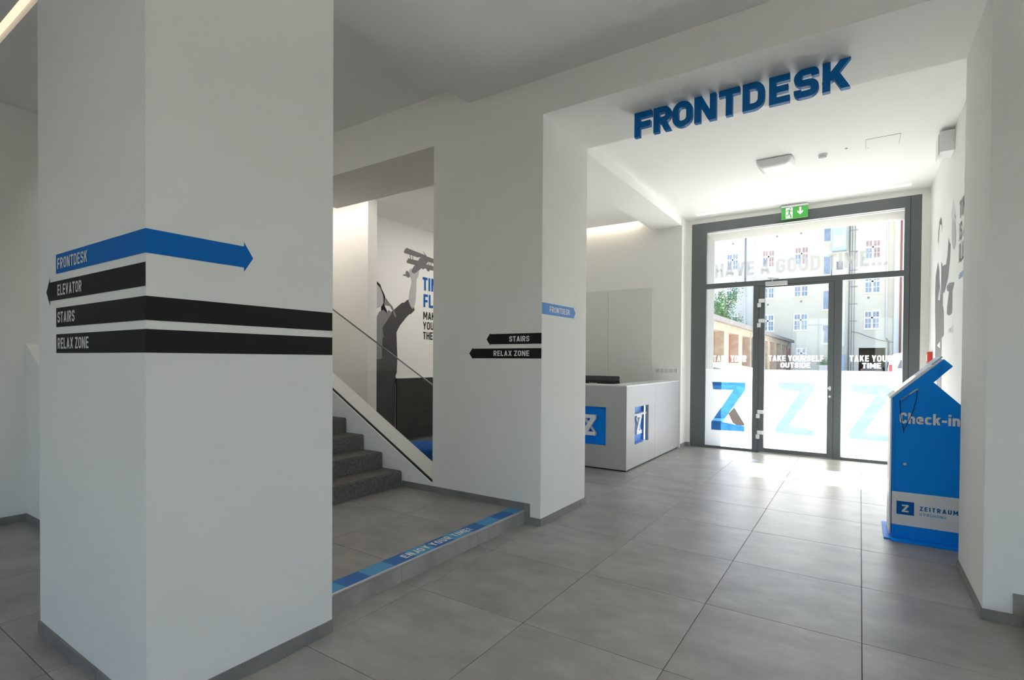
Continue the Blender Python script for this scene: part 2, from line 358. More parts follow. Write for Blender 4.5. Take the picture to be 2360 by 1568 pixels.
def glyph_mesh(bm, ch, w, W, O, u, v, nrm, hgt, sx, depth):
    e0, d0 = (.0005 if depth > .004 else .00012), depth
    for si, (Lp, Rp, closed) in enumerate(glyph(ch, w, W)):
        depth = d0 + si * e0; bk = -si * e0
        f = lambda p, d: O + u * (p.x * hgt * sx) + v * (p.y * hgt) + nrm * d
        a = [bm.verts.new(f(p, depth)) for p in Lp]; b = [bm.verts.new(f(p, depth)) for p in Rp]; n = len(a)
        rng = range(n) if closed else range(n - 1)
        for i in rng: bm.faces.new((a[i], a[(i + 1) % n], b[(i + 1) % n], b[i]))
        if depth > .004:
            a2 = [bm.verts.new(f(p, bk)) for p in Lp]; b2 = [bm.verts.new(f(p, bk)) for p in Rp]
            for i in rng:
                j = (i + 1) % n
                bm.faces.new((a2[i], b2[i], b2[j], a2[j])); bm.faces.new((a[i], a2[i], a2[j], a[j])); bm.faces.new((b[i], b[j], b2[j], b2[i]))
            if not closed:
                bm.faces.new((a[0], b[0], b2[0], a2[0])); bm.faces.new((a[-1], a2[-1], b2[-1], b[-1]))
def text_layout(s, w, gap):
    x = 0; out = []
    for ch in s:
        W = max(WID[ch], w) if ch != ' ' else WID[' ']
        out.append((ch, x, W)); x += W + (gap if ch != ' ' else .06)
    return out, x - gap
def text(name, s, O, u, v, hgt, mat, parent=None, width=None, w=.17, gap=.11, depth=.0015, split=False, label=None):
    O, u, v = Vector(O), Vector(u).normalized(), Vector(v).normalized(); nrm = u.cross(v)
    lay, tot = text_layout(s, w, gap); sx = width / (tot * hgt) if width else 1.0
    words, cur = [], []
    for it in lay + [(' ', 0, 0)]:
        if it[0] == ' ':
            if cur: words.append(cur)
            cur = []
        else: cur.append(it)
    for wd in words:                      # one mesh for each word
        bm = bmesh.new(); o = O + u * (wd[0][1] * hgt * sx)
        for ch, x, W in wd: glyph_mesh(bm, ch, w, W, u * ((x - wd[0][1]) * hgt * sx), u, v, nrm, hgt, sx, depth)
        me = bpy.data.meshes.new(name); bm.to_mesh(me); bm.free(); me.materials.append(mat)
        link(bpy.data.objects.new(name, me), parent, o)
def decal(name, pts, mat, parent=None, nrm=(0, 0, 1), th=.0012):
    """flat print: closed outline of 3D points lying on a surface, given a hair of thickness along nrm"""
    nrm = Vector(nrm); bm = bmesh.new(); c = Vector(pts[0]); vs = [bm.verts.new(Vector(p) - c + nrm * th) for p in pts]
    es = [bm.edges.new((vs[i], vs[(i + 1) % len(vs)])) for i in range(len(vs))]
    bmesh.ops.triangle_fill(bm, edges=es, use_beauty=True, use_dissolve=False)
    for f in bm.faces:
        f.normal_update()
        if f.normal.dot(nrm) < 0: f.normal_flip()
    me = bpy.data.meshes.new(name); bm.to_mesh(me); bm.free(); me.materials.append(mat)
    return link(bpy.data.objects.new(name, me), parent, c)

# ================================================================== THE SETTING
ZC, ZS, ZL, ZH = 3.98, 3.70, .12, 4.02          # lobby ceiling, soffits, landing, hall ceiling
YF, YB, YD = 4.07, 4.98, 9.46                   # front and back of the cross wall, door plane
XJL, XJR, XR = -2.387, .614, .80                # jambs of the lobby opening, right lobby wall
wm, cm = M['wall'], M['ceil']
# floor with its tiles
fl = struct(box('floor', -9.3, 8.9, -8.7, 10.35, -.25, -.003, M['grout']), 'floor of large grey concrete-look tiles', 'floor')
TX, TY, X0, Y0 = .805, .838, .026, 2.514
_tile = {}
def tile(parent, x0, x1, y0, y1, z, mat=None, name='tile'):
    g = .0018; w, d = x1 - x0 - 2 * g, y1 - y0 - 2 * g; key = (round(w, 4), round(d, 4), mat)
    if key not in _tile:
        bm = bmesh.new(); bm_box(bm, -w / 2, w / 2, -d / 2, d / 2, -.012, 0, .0012, 1)
        me = bpy.data.meshes.new(name); bm.to_mesh(me); bm.free(); me.materials.append(mat or M['tile']); _tile[key] = me
    return link(bpy.data.objects.new(name, _tile[key]), parent, ((x0 + x1) / 2, (y0 + y1) / 2, z))
for i in range(-8, 3):
    for j in range(-5, 9):
        x0, x1, y0, y1 = X0 + i * TX, X0 + (i + 1) * TX, Y0 + j * TY, Y0 + (j + 1) * TY
        x0, y1 = max(x0, -6.35), min(y1, YD)
        if y0 > 5.1: x1 = min(x1, XR)
        if x1 - x0 < .05 or y1 - y0 < .03: continue
        if x1 < -2.6 and y0 > 1.6 and y1 < 5.2: continue
        if x1 < -4.5 and y0 > 1.6: continue
        if x0 > .7 and y0 > 4.0: continue
        tile(fl, x0, x1, y0, y1, 0)
struct(boxes('floor_far', [(X0 + 3 * TX + .004, 8.6, -8.4, YF, -.2, 0), (-6.35, X0 + 3 * TX, -8.4, Y0 - 5 * TY - .004, -.2, 0)], M['tile']), 'rest of the tiled hall floor behind the viewer', 'floor')
# hall ceiling levels
struct(box('ceiling', -3.24, 8.9, -8.7, YF + .02, ZH, 4.42, cm), 'flat white hall ceiling before the lobby opening', 'ceiling')
struct(box('ceiling_stair', -6.4, -3.24, 1.845, YF + .02, 4.21, 4.42, cm), 'raised ceiling field over the stairs', 'ceiling')
struct(boxes('ceiling_corridor', [(-6.4, -3.24, -8.7, 1.045, 3.745, 4.42), (-6.4, -3.24, 1.112, 1.845, 3.745, 4.42), (-6.4, -3.24, 1.04, 1.12, 3.82, 4.42)], cm), 'lower corridor ceiling with a light slot', 'ceiling')
struct(boxes('ceiling_lobby', [(-2.585, XR + .02, YB, YD + .1, ZC, 4.42)], cm), 'white lobby ceiling above the entrance', 'ceiling')
struct(box('ceiling_beam', -3.11, -2.585, YB, 9.15, 3.83, 4.42, cm), 'lowered ceiling bulkhead beside the reception desk', 'ceiling')
struct(boxes('ceiling_reception', [(-4.42, -3.11, YB, 9.0, ZC, 4.42), (-3.27, -3.11, 9.0, 9.15, ZC, 4.42), (-4.42, -3.27, 9.0, 9.15, 4.15, 4.42)], cm), 'reception ceiling with a cove gap at the wall', 'ceiling')
struct(boxes('ceiling_relax', [(-9.3, -4.42, 4.87, 9.2, ZC, 4.42), (-4.43, -3.6, 4.87, 6.0, ZC, 4.42)], cm), 'ceiling of the room behind the stairs', 'ceiling')
struct(box('ceiling_roof', -9.4, 9.0, -8.8, 9.5, 4.40, 4.7, cm), 'roof slab over the whole ground floor', 'ceiling')
# walls
struct(box('wall_pillar', -3.70, -2.405, .945, 1.845, 0, 4.41, wm), 'wide white pillar carrying the stacked direction signs', 'pillar')
struct(prism('wall_cross', [(-6.4, ZS), (-3.688, ZS), (-3.688, 0), (XJL, 0), (XJL, ZS), (XJR, ZS), (XJR, 0), (8.9, 0), (8.9, 4.41), (-6.4, 4.41)], 'y', YF, YB, wm), 'white cross wall with the stair opening, a broad column and the lobby opening', 'wall')
struct(box('wall_lobby_right', XR, 1.15, YB, 9.6, 0, 4.41, wm), 'white lobby wall with the printed man', 'wall')
struct(box('wall_reception', -7.3, -2.575, 9.13, 9.58, 0, 4.41, wm), 'white wall behind the reception desk', 'wall')
struct(boxes('wall_entrance', [(-2.60, -2.497, YD, 9.58, 0, 3.902), (.707, .82, YD, 9.58, 0, 3.902), (-2.60, .82, YD, 9.58, 3.902, 4.41)], wm), 'white wall strips framing the glazed entrance', 'wall')
struct(boxes('wall_outer', [(-12, -2.307, 9.56, 10.34, -.2, 9), (.553, 8, 9.56, 10.34, -.2, 9), (-2.32, .57, 9.56, 10.34, 3.755, 9)], M['ext']), 'thick outer wall with the rendered entrance reveal', 'wall')
struct(boxes('wall_partition', [(-4.50, -4.40, 6.0, 9.2, 0, 4.41), (-4.50, -3.60, 5.9, 6.0, 0, 4.41), (-3.70, -3.60, 4.95, 5.95, 0, 4.41)], wm), 'partition between reception and back room', 'wall')
struct(box('wall_mural', -7.3, -7.0, 5.6, 9.2, 0, 4.41, wm), 'white wall with the printed biplane figure', 'wall')
struct(box('wall_back_room', -9.3, -6.33, 5.5, 5.68, 0, 4.41, wm), 'white wall end lit by the cove behind the stairs', 'wall')
struct(boxes('wall_far_left', [(-6.65, -6.35, -8.7, 4.2, 0, 4.41), (-9.3, -6.35, 4.2, 4.4, 0, 4.41), (-9.3, -9.1, 4.4, 5.5, 0, 4.41)], wm), 'white wall at the head of the stairs', 'wall')
def wall_with_windows(name, label, at, t, lo, hi, cent, across):
    edges = [lo] + [e for c in cent for e in (c - .95, c + .95)] + [hi]; b = []
    for a_, b_ in zip(edges[0::2], edges[1::2]): b.append((a_, b_, 0, 4.41))
    for c in cent: b += [(c - .96, c + .96, 0, .65), (c - .96, c + .96, 3.55, 4.41)]
    struct(boxes(name, [(p, q, at, at + t, c, d) if across else (at, at + t, p, q, c, d) for p, q, c, d in b], wm), label, 'wall')
wall_with_windows('wall_behind', 'far hall wall with a row of tall windows', -8.7, .3, -6.7, 8.9, BACKWIN, True)
wall_with_windows('wall_hall_right', 'right-hand hall wall with a row of tall windows', 8.6, .3, -8.7, YF + .05, SIDEWIN, False)
def added_window(n, x, y, across):  # unseen windows, added to carry the general light of the hall
    w_ = struct(thing('window_%d' % n, None, None, (x, y, .65)), 'white framed hall window', 'window'); w_['group'] = 'hall windows'
    R_ = [(-.95, -.87, .65, 3.55), (.87, .95, .65, 3.55), (-.87, .87, .65, .73), (-.87, .87, 3.47, 3.55), (-.03, .03, .73, 3.47)]
    boxes('window_frame', [(x + a, x + b, y - .05, y + .05, c, d) if across else (x - .05, x + .05, y + a, y + b, c, d) for a, b, c, d in R_], M['winw'], w_)
for i, x in enumerate(BACKWIN): added_window(4 + i, x, -8.5, True)
for i, y in enumerate(SIDEWIN): added_window(9 + i, 8.7, y, False)
# sloped stair parapets
def ztop(X): return .205 + (-3.686 - X) * .5586
def znear(X): return 1.397 + (-5.96 - X) * .5586
pf = [(-3.69, 0), (-3.69, ztop(-3.69)), (-6.36, ztop(-6.36)), (-6.36, 0)]
par = struct(prism('wall_parapet', pf, 'y', 4.128, 4.37, wm), 'sloping white stair parapet with a glass slot', 'parapet')
prism('parapet_lip', pf, 'y', YF, 4.083, wm, par)
prism('slot', [(x, z - .045 if z else 0) for x, z in pf], 'y', 4.083, 4.128, M['joint'], par)
prism('slot', [(x, z - .003 if z else 0) for x, z in pf], 'y', 4.118, 4.1285, M['joint'], par)
struct(prism('wall_parapet_near', [(-3.69, 0), (-3.69, znear(-3.69)), (-6.36, znear(-6.36)), (-6.36, 0)], 'y', 1.53, 1.83, wm), 'sloping white parapet on the corridor side of the stairs', 'parapet')
# landing
ld = struct(box('floor_landing', -6.36, -2.562, 1.84, YF, 0, ZL - .005, M['grout']), 'raised landing of grey tiles at the foot of the stairs', 'landing')
yj = [1.845, Y0, Y0 + TY, YF]; xj = [-2.702, -3.36, -4.165, -4.4]
for a, b in zip(xj, xj[1:]):
    for c, d in zip(yj, yj[1:]): tile(ld, b, a, c, d, ZL)
for c, d in zip(yj, yj[1:]):
    box('riser_tile', -2.562, -2.552, c + .0018, d - .0018, 0, ZL - .008, M['tile'], ld)
box('edge_profile', -2.566, -2.546, 1.847, YF - .002, ZL - .008, ZL + .0015, M['alu'], ld)
rl = struct(box('floor_landing_right', .80, 3.0, 1.84, YF, 0, ZL - .005, M['grout']), 'raised tiled landing right of the lobby opening', 'landing')
for a, b in ((.81, 1.6), (1.6, 2.4)):
    for c, d in zip(yj, yj[1:]): tile(rl, a, b, c, d, ZL)
box('riser_tile', .79, .80, 1.845, YF - .002, 0, ZL - .002, M['skirt'], rl)
# baseboards, piece by piece
def skirting(name, axis, at, a, b, side, z=0, label=None, H=.065, T=.011):
    root = struct(thing(name, None, None, (at, a, z) if axis == 'y' else (a, at, z)), label or 'low grey tile skirting', 'skirting')
    n = max(1, round((b - a) / .8)); st = .8
    cuts = [a]; 
    while cuts[-1] + st < b - .08: cuts.append(cuts[-1] + st)
    cuts.append(b)
    for c, d in zip(cuts, cuts[1:]):
        t0, t1 = (at, at + T * side) if side > 0 else (at + T * side, at)
        if axis == 'y': box('skirting_tile', t0, t1, c + .001, d - .001, z, z + H, M['skirt'], root)
        else: box('skirting_tile', c + .001, d - .001, t0, t1, z, z + H, M['skirt'], root)
    return root
skirting('baseboard_pillar', 'y', -2.405, .945, 1.845, 1, label='grey tile skirting along the flank of the signed pillar')
skirting('baseboard_pillar_front', 'x', .945, -3.70, -2.394, -1, label='grey tile skirting along the front of the signed pillar')
skirting('baseboard_column', 'y', XJL, YF, YB, 1, label='grey tile skirting in the lobby opening by the column')
cb = skirting('baseboard_column_front', 'x', YF, -2.552, XJL + .011, -1, label='grey tile skirting stepping up onto the landing')
box('skirting_tile', -2.552, -2.497, YF - .011, YF, .066, .185, M['skirt'], cb)
skirting('baseboard_landing', 'x', YF, -4.12, -2.553, -1, z=ZL, label='grey tile skirting on the landing')
skirting('baseboard_jamb', 'y', XJR, YF, YB, -1, label='grey tile skirting on the right jamb')
rb = skirting('baseboard_right', 'x', YF, XJR - .011, .789, -1, label='grey tile skirting right of the lobby opening')
box('skirting_tile', .745, .789, YF - .011, YF, .066, .185, M['skirt'], rb)
skirting('baseboard_right_landing', 'x', YF, .79, 3.0, -1, z=ZL, label='grey tile skirting on the right landing')
skirting('baseboard_lobby', 'y', XR, YB, YD, -1, label='grey tile skirting of the lobby wall')
skirting('baseboard_door', 'x', YD, -2.575, -2.50, -1, label='short grey tile skirting beside the entrance frame')
skirting('baseboard_pier', 'y', -2.575, 9.14, YD, 1, label='short grey tile skirting on the reception pier')
skirting('baseboard_corridor', 'y', -6.35, -1.5, 1.53, 1, label='grey tile skirting along the corridor wall')
skirting('baseboard_parapet', 'x', 1.53, -6.338, -3.70, -1, label='grey tile skirting under the corridor parapet')

# ------------------------------------------------------------------ stairs and balustrade
st = tag(thing('staircase', 'dark granite staircase rising from the landing', 'stairs', (-4.12, 2.9, ZL)), kind='structure')
sx = [-4.125 - .3065 * k for k in range(8)]
for k in range(7):
    z1 = ZL + .1712 * (k + 1)
    bm = bmesh.new(); bm_box(bm, -.17 if k < 6 else -.35, .17, -1.11, 1.11, -.1712, 0)
    es = [e for e in bm.edges if all(abs(v.co.x - .17) < 1e-5 and abs(v.co.z) < 1e-5 for v in e.verts)]
    bmesh.ops.bevel(bm, geom=es, offset=.012, segments=3, affect='EDGES')
    bm_obj('step', bm, M['stone'], st, (sx[k] - .17, 2.95, z1))
bal = thing('glass_balustrade', 'frameless glass balustrade set in the sloping stair parapet', 'balustrade', (-3.70, 4.10, .2))
gt = lambda X: 1.211 + (-3.692 - X) * .535
prism('glass_pane', [(-3.692, ztop(-3.692) - .03), (-3.692, gt(-3.692)), (-6.34, gt(-6.34)), (-6.34, ztop(-6.34) - .03)], 'y', 4.096, 4.106, M['balglass'], bal)
prism('top_edge', [(-3.692, gt(-3.692)), (-3.692, gt(-3.692) + .012), (-6.34, gt(-6.34) + .012), (-6.34, gt(-6.34))], 'y', 4.094, 4.108, M['metal'], bal)

# ------------------------------------------------------------------ printed direction signs
def band(name, O, u, v, length, hgt, mat, parent, tip=0, tip_side=1, over=.02):
    """strip from O along u; tip > 0 adds an arrow head at the far end (tip_side 1) or at the origin (-1)"""
    O, u, v = Vector(O), Vector(u), Vector(v); nrm = u.cross(v); P = lambda a, b: O + u * a + v * b
    pts = [P(0, 0), P(length, 0)]
    if tip and tip_side > 0: pts += [P(length, -over), P(length + tip, hgt / 2), P(length, hgt + over)]
    pts += [P(length, hgt), P(0, hgt)]
    if tip and tip_side < 0: pts += [P(0, hgt + over), P(-tip, hgt / 2), P(0, -over)]
    return decal(name, pts, mat, parent, nrm, .0015)
Xp, Yp = -2.405, .945
U, V, W_ = Vector((1, 0, 0)), Vector((0, 0, 1)), Vector((0, 1, 0))
def psign(label, z0, z1, mat, txt, tw, front_tip=0, side_len=0, side_tip=0, xl=-3.43):
    r = thing('direction_sign', label, 'sign', (Xp, Yp, z0))
    if front_tip: band('band', (xl - .09, Yp, z0), U, V, Xp - xl + .0915, z1 - z0, mat, r, front_tip, -1, .024)
    else: band('band', (xl, Yp, z0), U, V, Xp - xl + .0015, z1 - z0, mat, r)
    if side_len: band('band', (Xp, Yp - .0015, z0), W_, V, side_len, z1 - z0, mat, r, side_tip, 1, .021)
    text('lettering', txt, (xl + .027, Yp - .0018, z0 + .022), U, V, .055, M['print'], r, width=tw, w=.17, gap=.13)
    return r
psign('blue band reading FRONTDESK wrapping the pillar into a right arrow', 1.924, 2.022, M['bluevinyl'], 'FRONTDESK', .396, 0, .405, .045)
psign('black arrow band reading ELEVATOR on the pillar', 1.79, 1.887, M['black'], 'ELEVATOR', .323, .055)
psign('black band reading STAIRS wrapping the pillar corner', 1.652, 1.75, M['black'], 'STAIRS', .232, 0, .898)
psign('black band reading RELAX ZONE wrapping the pillar corner, lowest of the stack', 1.52, 1.616, M['black'], 'RELAX ZONE', .406, 0, .898)
def csign(label, z0, z1, x0, txt, tx0):
    r = thing('direction_sign', label, 'sign', (x0, YF, z0))
    band('band', (x0, YF, z0), U, V, XJL - x0, z1 - z0, M['black'], r, .045, -1, .012)
    text('lettering', txt, (tx0, YF - .0018, z0 + .023), U, V, .050, M['white'], r, width=(-2.515 - tx0), w=.17, gap=.13)
csign('small black arrow reading STAIRS on the column', 1.648, 1.746, -2.955, 'STAIRS', -2.735)
csign('small black arrow reading RELAX ZONE on the column', 1.514, 1.608, -3.165, 'RELAX ZONE', -2.915)
r = thing('direction_sign', 'small pale blue arrow reading FRONTDESK on the column flank', 'sign', (XJL, YF, 1.916))
band('band', (XJL, YF, 1.917), W_, V, .615, .104, M['bluepale'], r, .05, 1, .014)
text('lettering', 'FRONTDESK', (XJL + .0018, 4.21, 1.942), W_, V, .054, M['white'], r, width=.40, w=.17, gap=.13)
# hanging FRONTDESK letters
hs = thing('hanging_sign', 'blue three-dimensional letters FRONTDESK hanging under the header', 'sign', (-1.70, 4.5, 3.485))
LX = [(-1.700, -1.545), (-1.528, -1.372), (-1.363, -1.197), (-1.180, -1.006), (-.986, -.828), (-.806, -.645), (-.615, -.472), (-.445, -.280), (-.258, -.083)]
for ch, (a, b) in zip('FRONTDESK', LX):
    bm = bmesh.new(); Wd = (b - a) / .212
    glyph_mesh(bm, ch, .235, Wd, Vector((0, 0, 0)), U, V, Vector((0, -1, 0)), .212, 1.0, .045)
    bm_obj('letter', bm, M['bluesign'], hs, (a, 4.545, 3.486))

# ------------------------------------------------------------------ step strip ENJOY YOUR TIME!
sp = thing('step_strip', 'light and dark blue strip reading ENJOY YOUR TIME! along the landing edge', 'floor sticker', (-2.60, 2.9, ZL))
bp = [(775.8, 1346), (841, 1324), (905, 1303), (948, 1279), (993, 1259), (1035, 1241), (1077, 1223), (1111.5, 1210.5), (1145, 1195.7), (1175.6, 1182.6)]
yy = [1.85] + [px(a, b, 'z', ZL).y for a, b in bp] + [4.055]; yy = sorted(yy)
for k, (a, b) in enumerate(zip(yy, yy[1:])):
    box('strip_segment', -2.700, -2.567, a, b, ZL - .004, ZL + .001, M['cyan'] if k % 2 == 0 else M['bluemid'], sp)
text('lettering', 'ENJOY YOUR TIME!', (-2.598, 2.605, ZL + .0012), W_, (-1, 0, 0), .070, M['white'], sp, width=.75, w=.20, gap=.14)

# ================================================================== ENTRANCE GLAZING
mt = M['metal']; FY0, FY1 = YD, YD + .075
fr = struct(thing('trim_1', None, None, (-.9, YD, 0)), 'dark grey aluminium frame of the glazed entrance', 'door frame')
GX = (-2.243, -1.49, -1.314, -.421, -.238, .511)     # glass edges: left pane, leaf, right pane
ZT0, ZT1, ZG = 2.838, 3.74, 2.752
box('frame_member', -2.497, GX[0], FY0, FY1 + .02, 0, 3.902, mt, fr, .003)
box('frame_member', GX[5], .707, FY0, FY1 + .02, 0, 3.902, mt, fr, .003)
box('frame_member', GX[0], GX[5], FY0, FY1, ZT1, 3.902, mt, fr, .003)
box('frame_member', GX[0], GX[5], FY0, FY1, ZG, ZT0, mt, fr, .003)
box('mullion', GX[1], -1.402, FY0, FY1, .0, ZG, mt, fr, .003)
box('mullion', -.341, GX[4], FY0, FY1, .0, ZG, mt, fr, .003)
box('frame_member', GX[0], GX[1], FY0, FY1, 0, .042, mt, fr, .003)
box('frame_member', GX[4], GX[5], FY0, FY1, 0, .042, mt, fr, .003)
box('frame_member', .575, .582, FY0 - .001, FY0 + .01, 0, 3.90, M['joint'], fr)
box('glazing_bead', GX[0], GX[5], FY0 + .02, FY0 + .045, ZT1 - .028, ZT1 - .012, M['silver'], fr)
GY = YD + .03; FZ = 1.367
def film_with_z(x0, x1, z0, zpts, zmat, parent, plane_y):
    bm = bmesh.new(); c = Vector((x0, plane_y, z0)); es = []
    for loop in ([(x0 + .001, z0 + .001), (x1 - .001, z0 + .001), (x1 - .001, FZ), (x0 + .001, FZ)], zpts):
        vs = [bm.verts.new((a - c.x, 0, b - c.z)) for a, b in loop]
        es += [bm.edges.new((vs[i], vs[(i + 1) % len(vs)])) for i in range(len(vs))]
    bmesh.ops.triangle_fill(bm, edges=es, use_beauty=True, use_dissolve=False)
    zo = zpts; inside = []
    for f in bm.faces:      # drop whatever got filled inside the letter
        m = f.calc_center_median(); X, Z = m.x + c.x, m.z + c.z; k = False; j = len(zo) - 1
        for i in range(len(zo)):
            if (zo[i][1] > Z) != (zo[j][1] > Z) and X < (zo[j][0] - zo[i][0]) * (Z - zo[i][1]) / (zo[j][1] - zo[i][1]) + zo[i][0]: k = not k
            j = i
        if k: inside.append(f)
    if inside: bmesh.ops.delete(bm, geom=inside, context='FACES')
    o = bm_obj('frosted_film', bm, M['film'], parent, c)
    decal('letter_cutout', [(a, plane_y, b) for a, b in zpts], zmat, parent, (0, -1, 0), .0004)
    return o
def zshape(pts, ox, oy, k): return [((p := px(ox + a / k, oy + b / k, 'y', GY - .008)).x, p.z) for a, b in pts]
ZL_ = zshape([(555, 140), (1075, 150), (1075, 265), (720, 770), (1060, 835), (1060, 925), (540, 890), (540, 770), (885, 270), (570, 255)], 1560, 860, 6.817)
ZM_ = zshape([(900, 105), (1305, 110), (1305, 185), (1030, 570), (1300, 625), (1300, 685), (885, 650), (885, 590), (1155, 205), (935, 170)], 1600, 860, 4.72)
ZR_ = zshape([(1690, 130), (2160, 135), (2160, 215), (1860, 630), (2130, 690), (2130, 750), (1680, 715), (1680, 640), (1985, 240), (1720, 205)], 1600, 860, 4.72)
def wtext(s, x0, y0, x1, y1, parent, mat=None, w=.19):
    a = px(x0, y0, 'y', GY - .011); b = px(x1, y1, 'y', GY - .011); return a, b
def glasstext(s, xl, xr, ytop, ybot, parent, mat, w=.175, gap=.14):
    a, b, t = px(xl, ybot, 'y', GY - .012), px(xr, ybot, 'y', GY - .012), px(xl, ytop, 'y', GY - .012)
    return text('lettering', s, a, U, V, t.z - a.z, mat, parent, width=b.x - a.x, w=w, gap=gap)
# left sidelight
w1 = struct(thing('window_1', None, None, (-1.87, YD, 0)), 'fixed left sidelight with blue Z on frosted film', 'window')
box('pane', GX[0], GX[1], GY, GY + .012, .042, ZG, M['glass'], w1)
film_with_z(GX[0], GX[1], .042, ZL_, M['zblue'], w1, GY - .008)
decal('letter_cutout', [(a, GY - .0086, b) for a, b in zshape([(880, 560), (905, 545), (1060, 800), (1060, 832), (940, 815), (880, 790), (810, 640)], 1560, 860, 6.817)], M['zbrown'], w1, (0, -1, 0), .0004)
glasstext('TAKE YOUR', 1644, 1720, 819.5, 834, w1, M['wintext']); glasstext('COFFEE', 1655, 1704, 837, 847.5, w1, M['wintext'])
# right sidelight
w2 = struct(thing('window_2', None, None, (.14, YD, 0)), 'fixed right sidelight with pale Z on frosted film', 'window')
box('pane', GX[4], GX[5], GY, GY + .012, .042, ZG, M['glass'], w2)
film_with_z(GX[4], GX[5], .042, ZR_, M['zcyan'], w2, GY - .008)
glasstext('TAKE YOUR', 1958, 2056, 819.5, 833.5, w2, M['wintext']); glasstext('TIME', 1987, 2030, 837, 849, w2, M['wintext'])
# transom
w3 = struct(thing('window_3', None, None, (-.87, YD, ZT0)), 'wide transom pane reading HAVE A GOOD TIME', 'window')
box('pane', GX[0], GX[5], GY, GY + .012, ZT0, ZT1, M['glass'], w3)
a = px(1648, 641, 'y', GY - .012)
text('lettering', 'HAVE A GOOD TIME...', (a.x, GY - .012, a.z), U, V, .235, M['wingrey'], w3, width=2.42, w=.20, gap=.12)
# swinging leaf
d1 = struct(thing('door_1', None, None, (-.87, YD, 0)), 'glazed entrance door leaf with lever handle', 'door')
lf = boxes('leaf_frame', [(-1.399, GX[2], FY0 - .004, FY1, .008, 2.748), (GX[3], -.344, FY0 - .004, FY1, .008, 2.748), (GX[2], GX[3], FY0 - .004, FY1, 2.715, 2.748), (GX[2], GX[3], FY0 - .004, FY1, .008, .078)], mt, d1, .003)
box('pane', GX[2], GX[3], GY, GY + .012, .078, 2.715, M['glass'], d1)
film_with_z(GX[2], GX[3], .078, ZM_, M['zcyan'], d1, GY - .008)
glasstext('TAKE YOURSELF', 1771, 1898, 819.5, 832.5, d1, M['wintext']); glasstext('OUTSIDE', 1799, 1867, 836, 847.5, d1, M['wintext'])
boxes('door_gap', [(-1.402, -1.399, FY0 + .002, FY1, 0, 2.752), (-.344, -.341, FY0 + .002, FY1, 0, 2.752), (-1.402, -.341, FY0 + .002, FY1, 2.748, 2.752)], M['joint'], d1)
hd = thing_h = box('handle_plate', -.402, -.372, FY0 - .014, FY0 - .004, 1.06, 1.125, M['silver'], d1, .004)
tube('lever', [(-.387, FY0 - .012, 1.095), (-.387, FY0 - .055, 1.095), (-.395, FY0 - .062, 1.095), (-.53, FY0 - .062, 1.095)], .0095, M['silver'], hd)
lathe('lock_cylinder', [(.017, 0), (.017, -.008), (.008, -.012)], (-.387, FY0 - .004, .965), M['silver'], d1, 20, 'y')
for z in (2.47, 2.14, .64, .30):
    h_ = box('hinge', -1.405, -1.318, FY0 - .026, FY0 - .004, z, z + .062, M['whiteplastic'], d1, .004)
    box('hinge_knuckle', -1.425, -1.37, FY0 - .026, FY0 - .003, z - .075, z - .006, M['whiteplastic'], h_, .004)
cl = box('door_closer', -1.305, -.985, FY0 - .055, FY0 - .004, 2.735, 2.80, M['silver'], d1, .004)
tube('closer_arm', [(-1.205, FY0 - .03, 2.80), (-1.205, FY0 - .03, 2.83), (-1.25, FY0 - .20, 2.84), (-1.12, FY0 - .01, 2.845)], .010, M['silver'], cl)

# ================================================================== LOBBY FIXTURES
e = thing('exit_sign', 'green emergency exit sign hanging above the entrance', 'exit sign', (-.90, 9.33, 3.77))
a, b = px(1800.5, 507, 'y', 9.33), px(1862, 501, 'y', 9.33); t = px(1800.5, 481, 'y', 9.33)
ex0, ex1, ez0, ez1 = a.x, b.x, a.z, t.z; ew, eh = ex1 - ex0, ez1 - ez0
box('sign_panel', ex0, ex1, 9.33, 9.342, ez0, ez1, M['green'], e)
box('mount', ex0, ex1, 9.315, 9.36, ez1, min(ez1 + .035, ZC - .004), M['silver'], e, .003)
tube('hanger', [(ex0 + ew / 2, 9.337, ez1 + .03), (ex0 + ew / 2, 9.337, ZC)], .006, M['silver'], e)
E_ = lambda u_, v_: (ex0 + u_ * ew, 9.33, ez0 + v_ * eh)
decal('pictogram', [E_(.17, .06), E_(.43, .06), E_(.43, .97), E_(.17, .97)], M['exitwhite'], e, (0, -1, 0))
run = [[(.26, .80), (.34, .80), (.37, .70), (.43, .65), (.425, .60), (.36, .64), (.345, .66), (.33, .50), (.40, .12), (.37, .08), (.345, .12), (.30, .42), (.27, .26), (.18, .25), (.18, .31), (.25, .33), (.27, .50), (.28, .70), (.24, .68), (.215, .58), (.19, .60), (.22, .74)]]
for q in run: decal('pictogram', [(E_(*p)[0], 9.3285, E_(*p)[2]) for p in q], M['green'], e, (0, -1, 0))
hc = E_(.345, .88); decal('pictogram', [(hc[0] + .011 * math.cos(k * .524), 9.3285, hc[2] + .011 * math.sin(k * .524)) for k in range(12)], M['green'], e, (0, -1, 0))
decal('pictogram', [E_(*p) for p in [(.68, .93), (.75, .93), (.75, .50), (.82, .66), (.82, .50), (.715, .28), (.61, .50), (.61, .66), (.68, .50)]], M['exitwhite'], e, (0, -1, 0))
ll = thing('linear_light', 'long thin recessed LED light in the ceiling above the entrance', 'ceiling light', (-.89, 9.17, ZC))
box('diffuser', -2.345, .563, 9.12, 9.20, ZC - .003, ZC + .004, M['led'], ll)
lm = thing('ceiling_lamp', 'rounded square white lamp on the lobby ceiling', 'ceiling lamp', (-.905, 7.25, ZC - .085))
box('lamp_base', -1.10, -.71, 7.06, 7.45, ZC - .03, ZC, M['whiteplastic'], lm, .012)
bm = bmesh.new(); n = 18; vs = {}
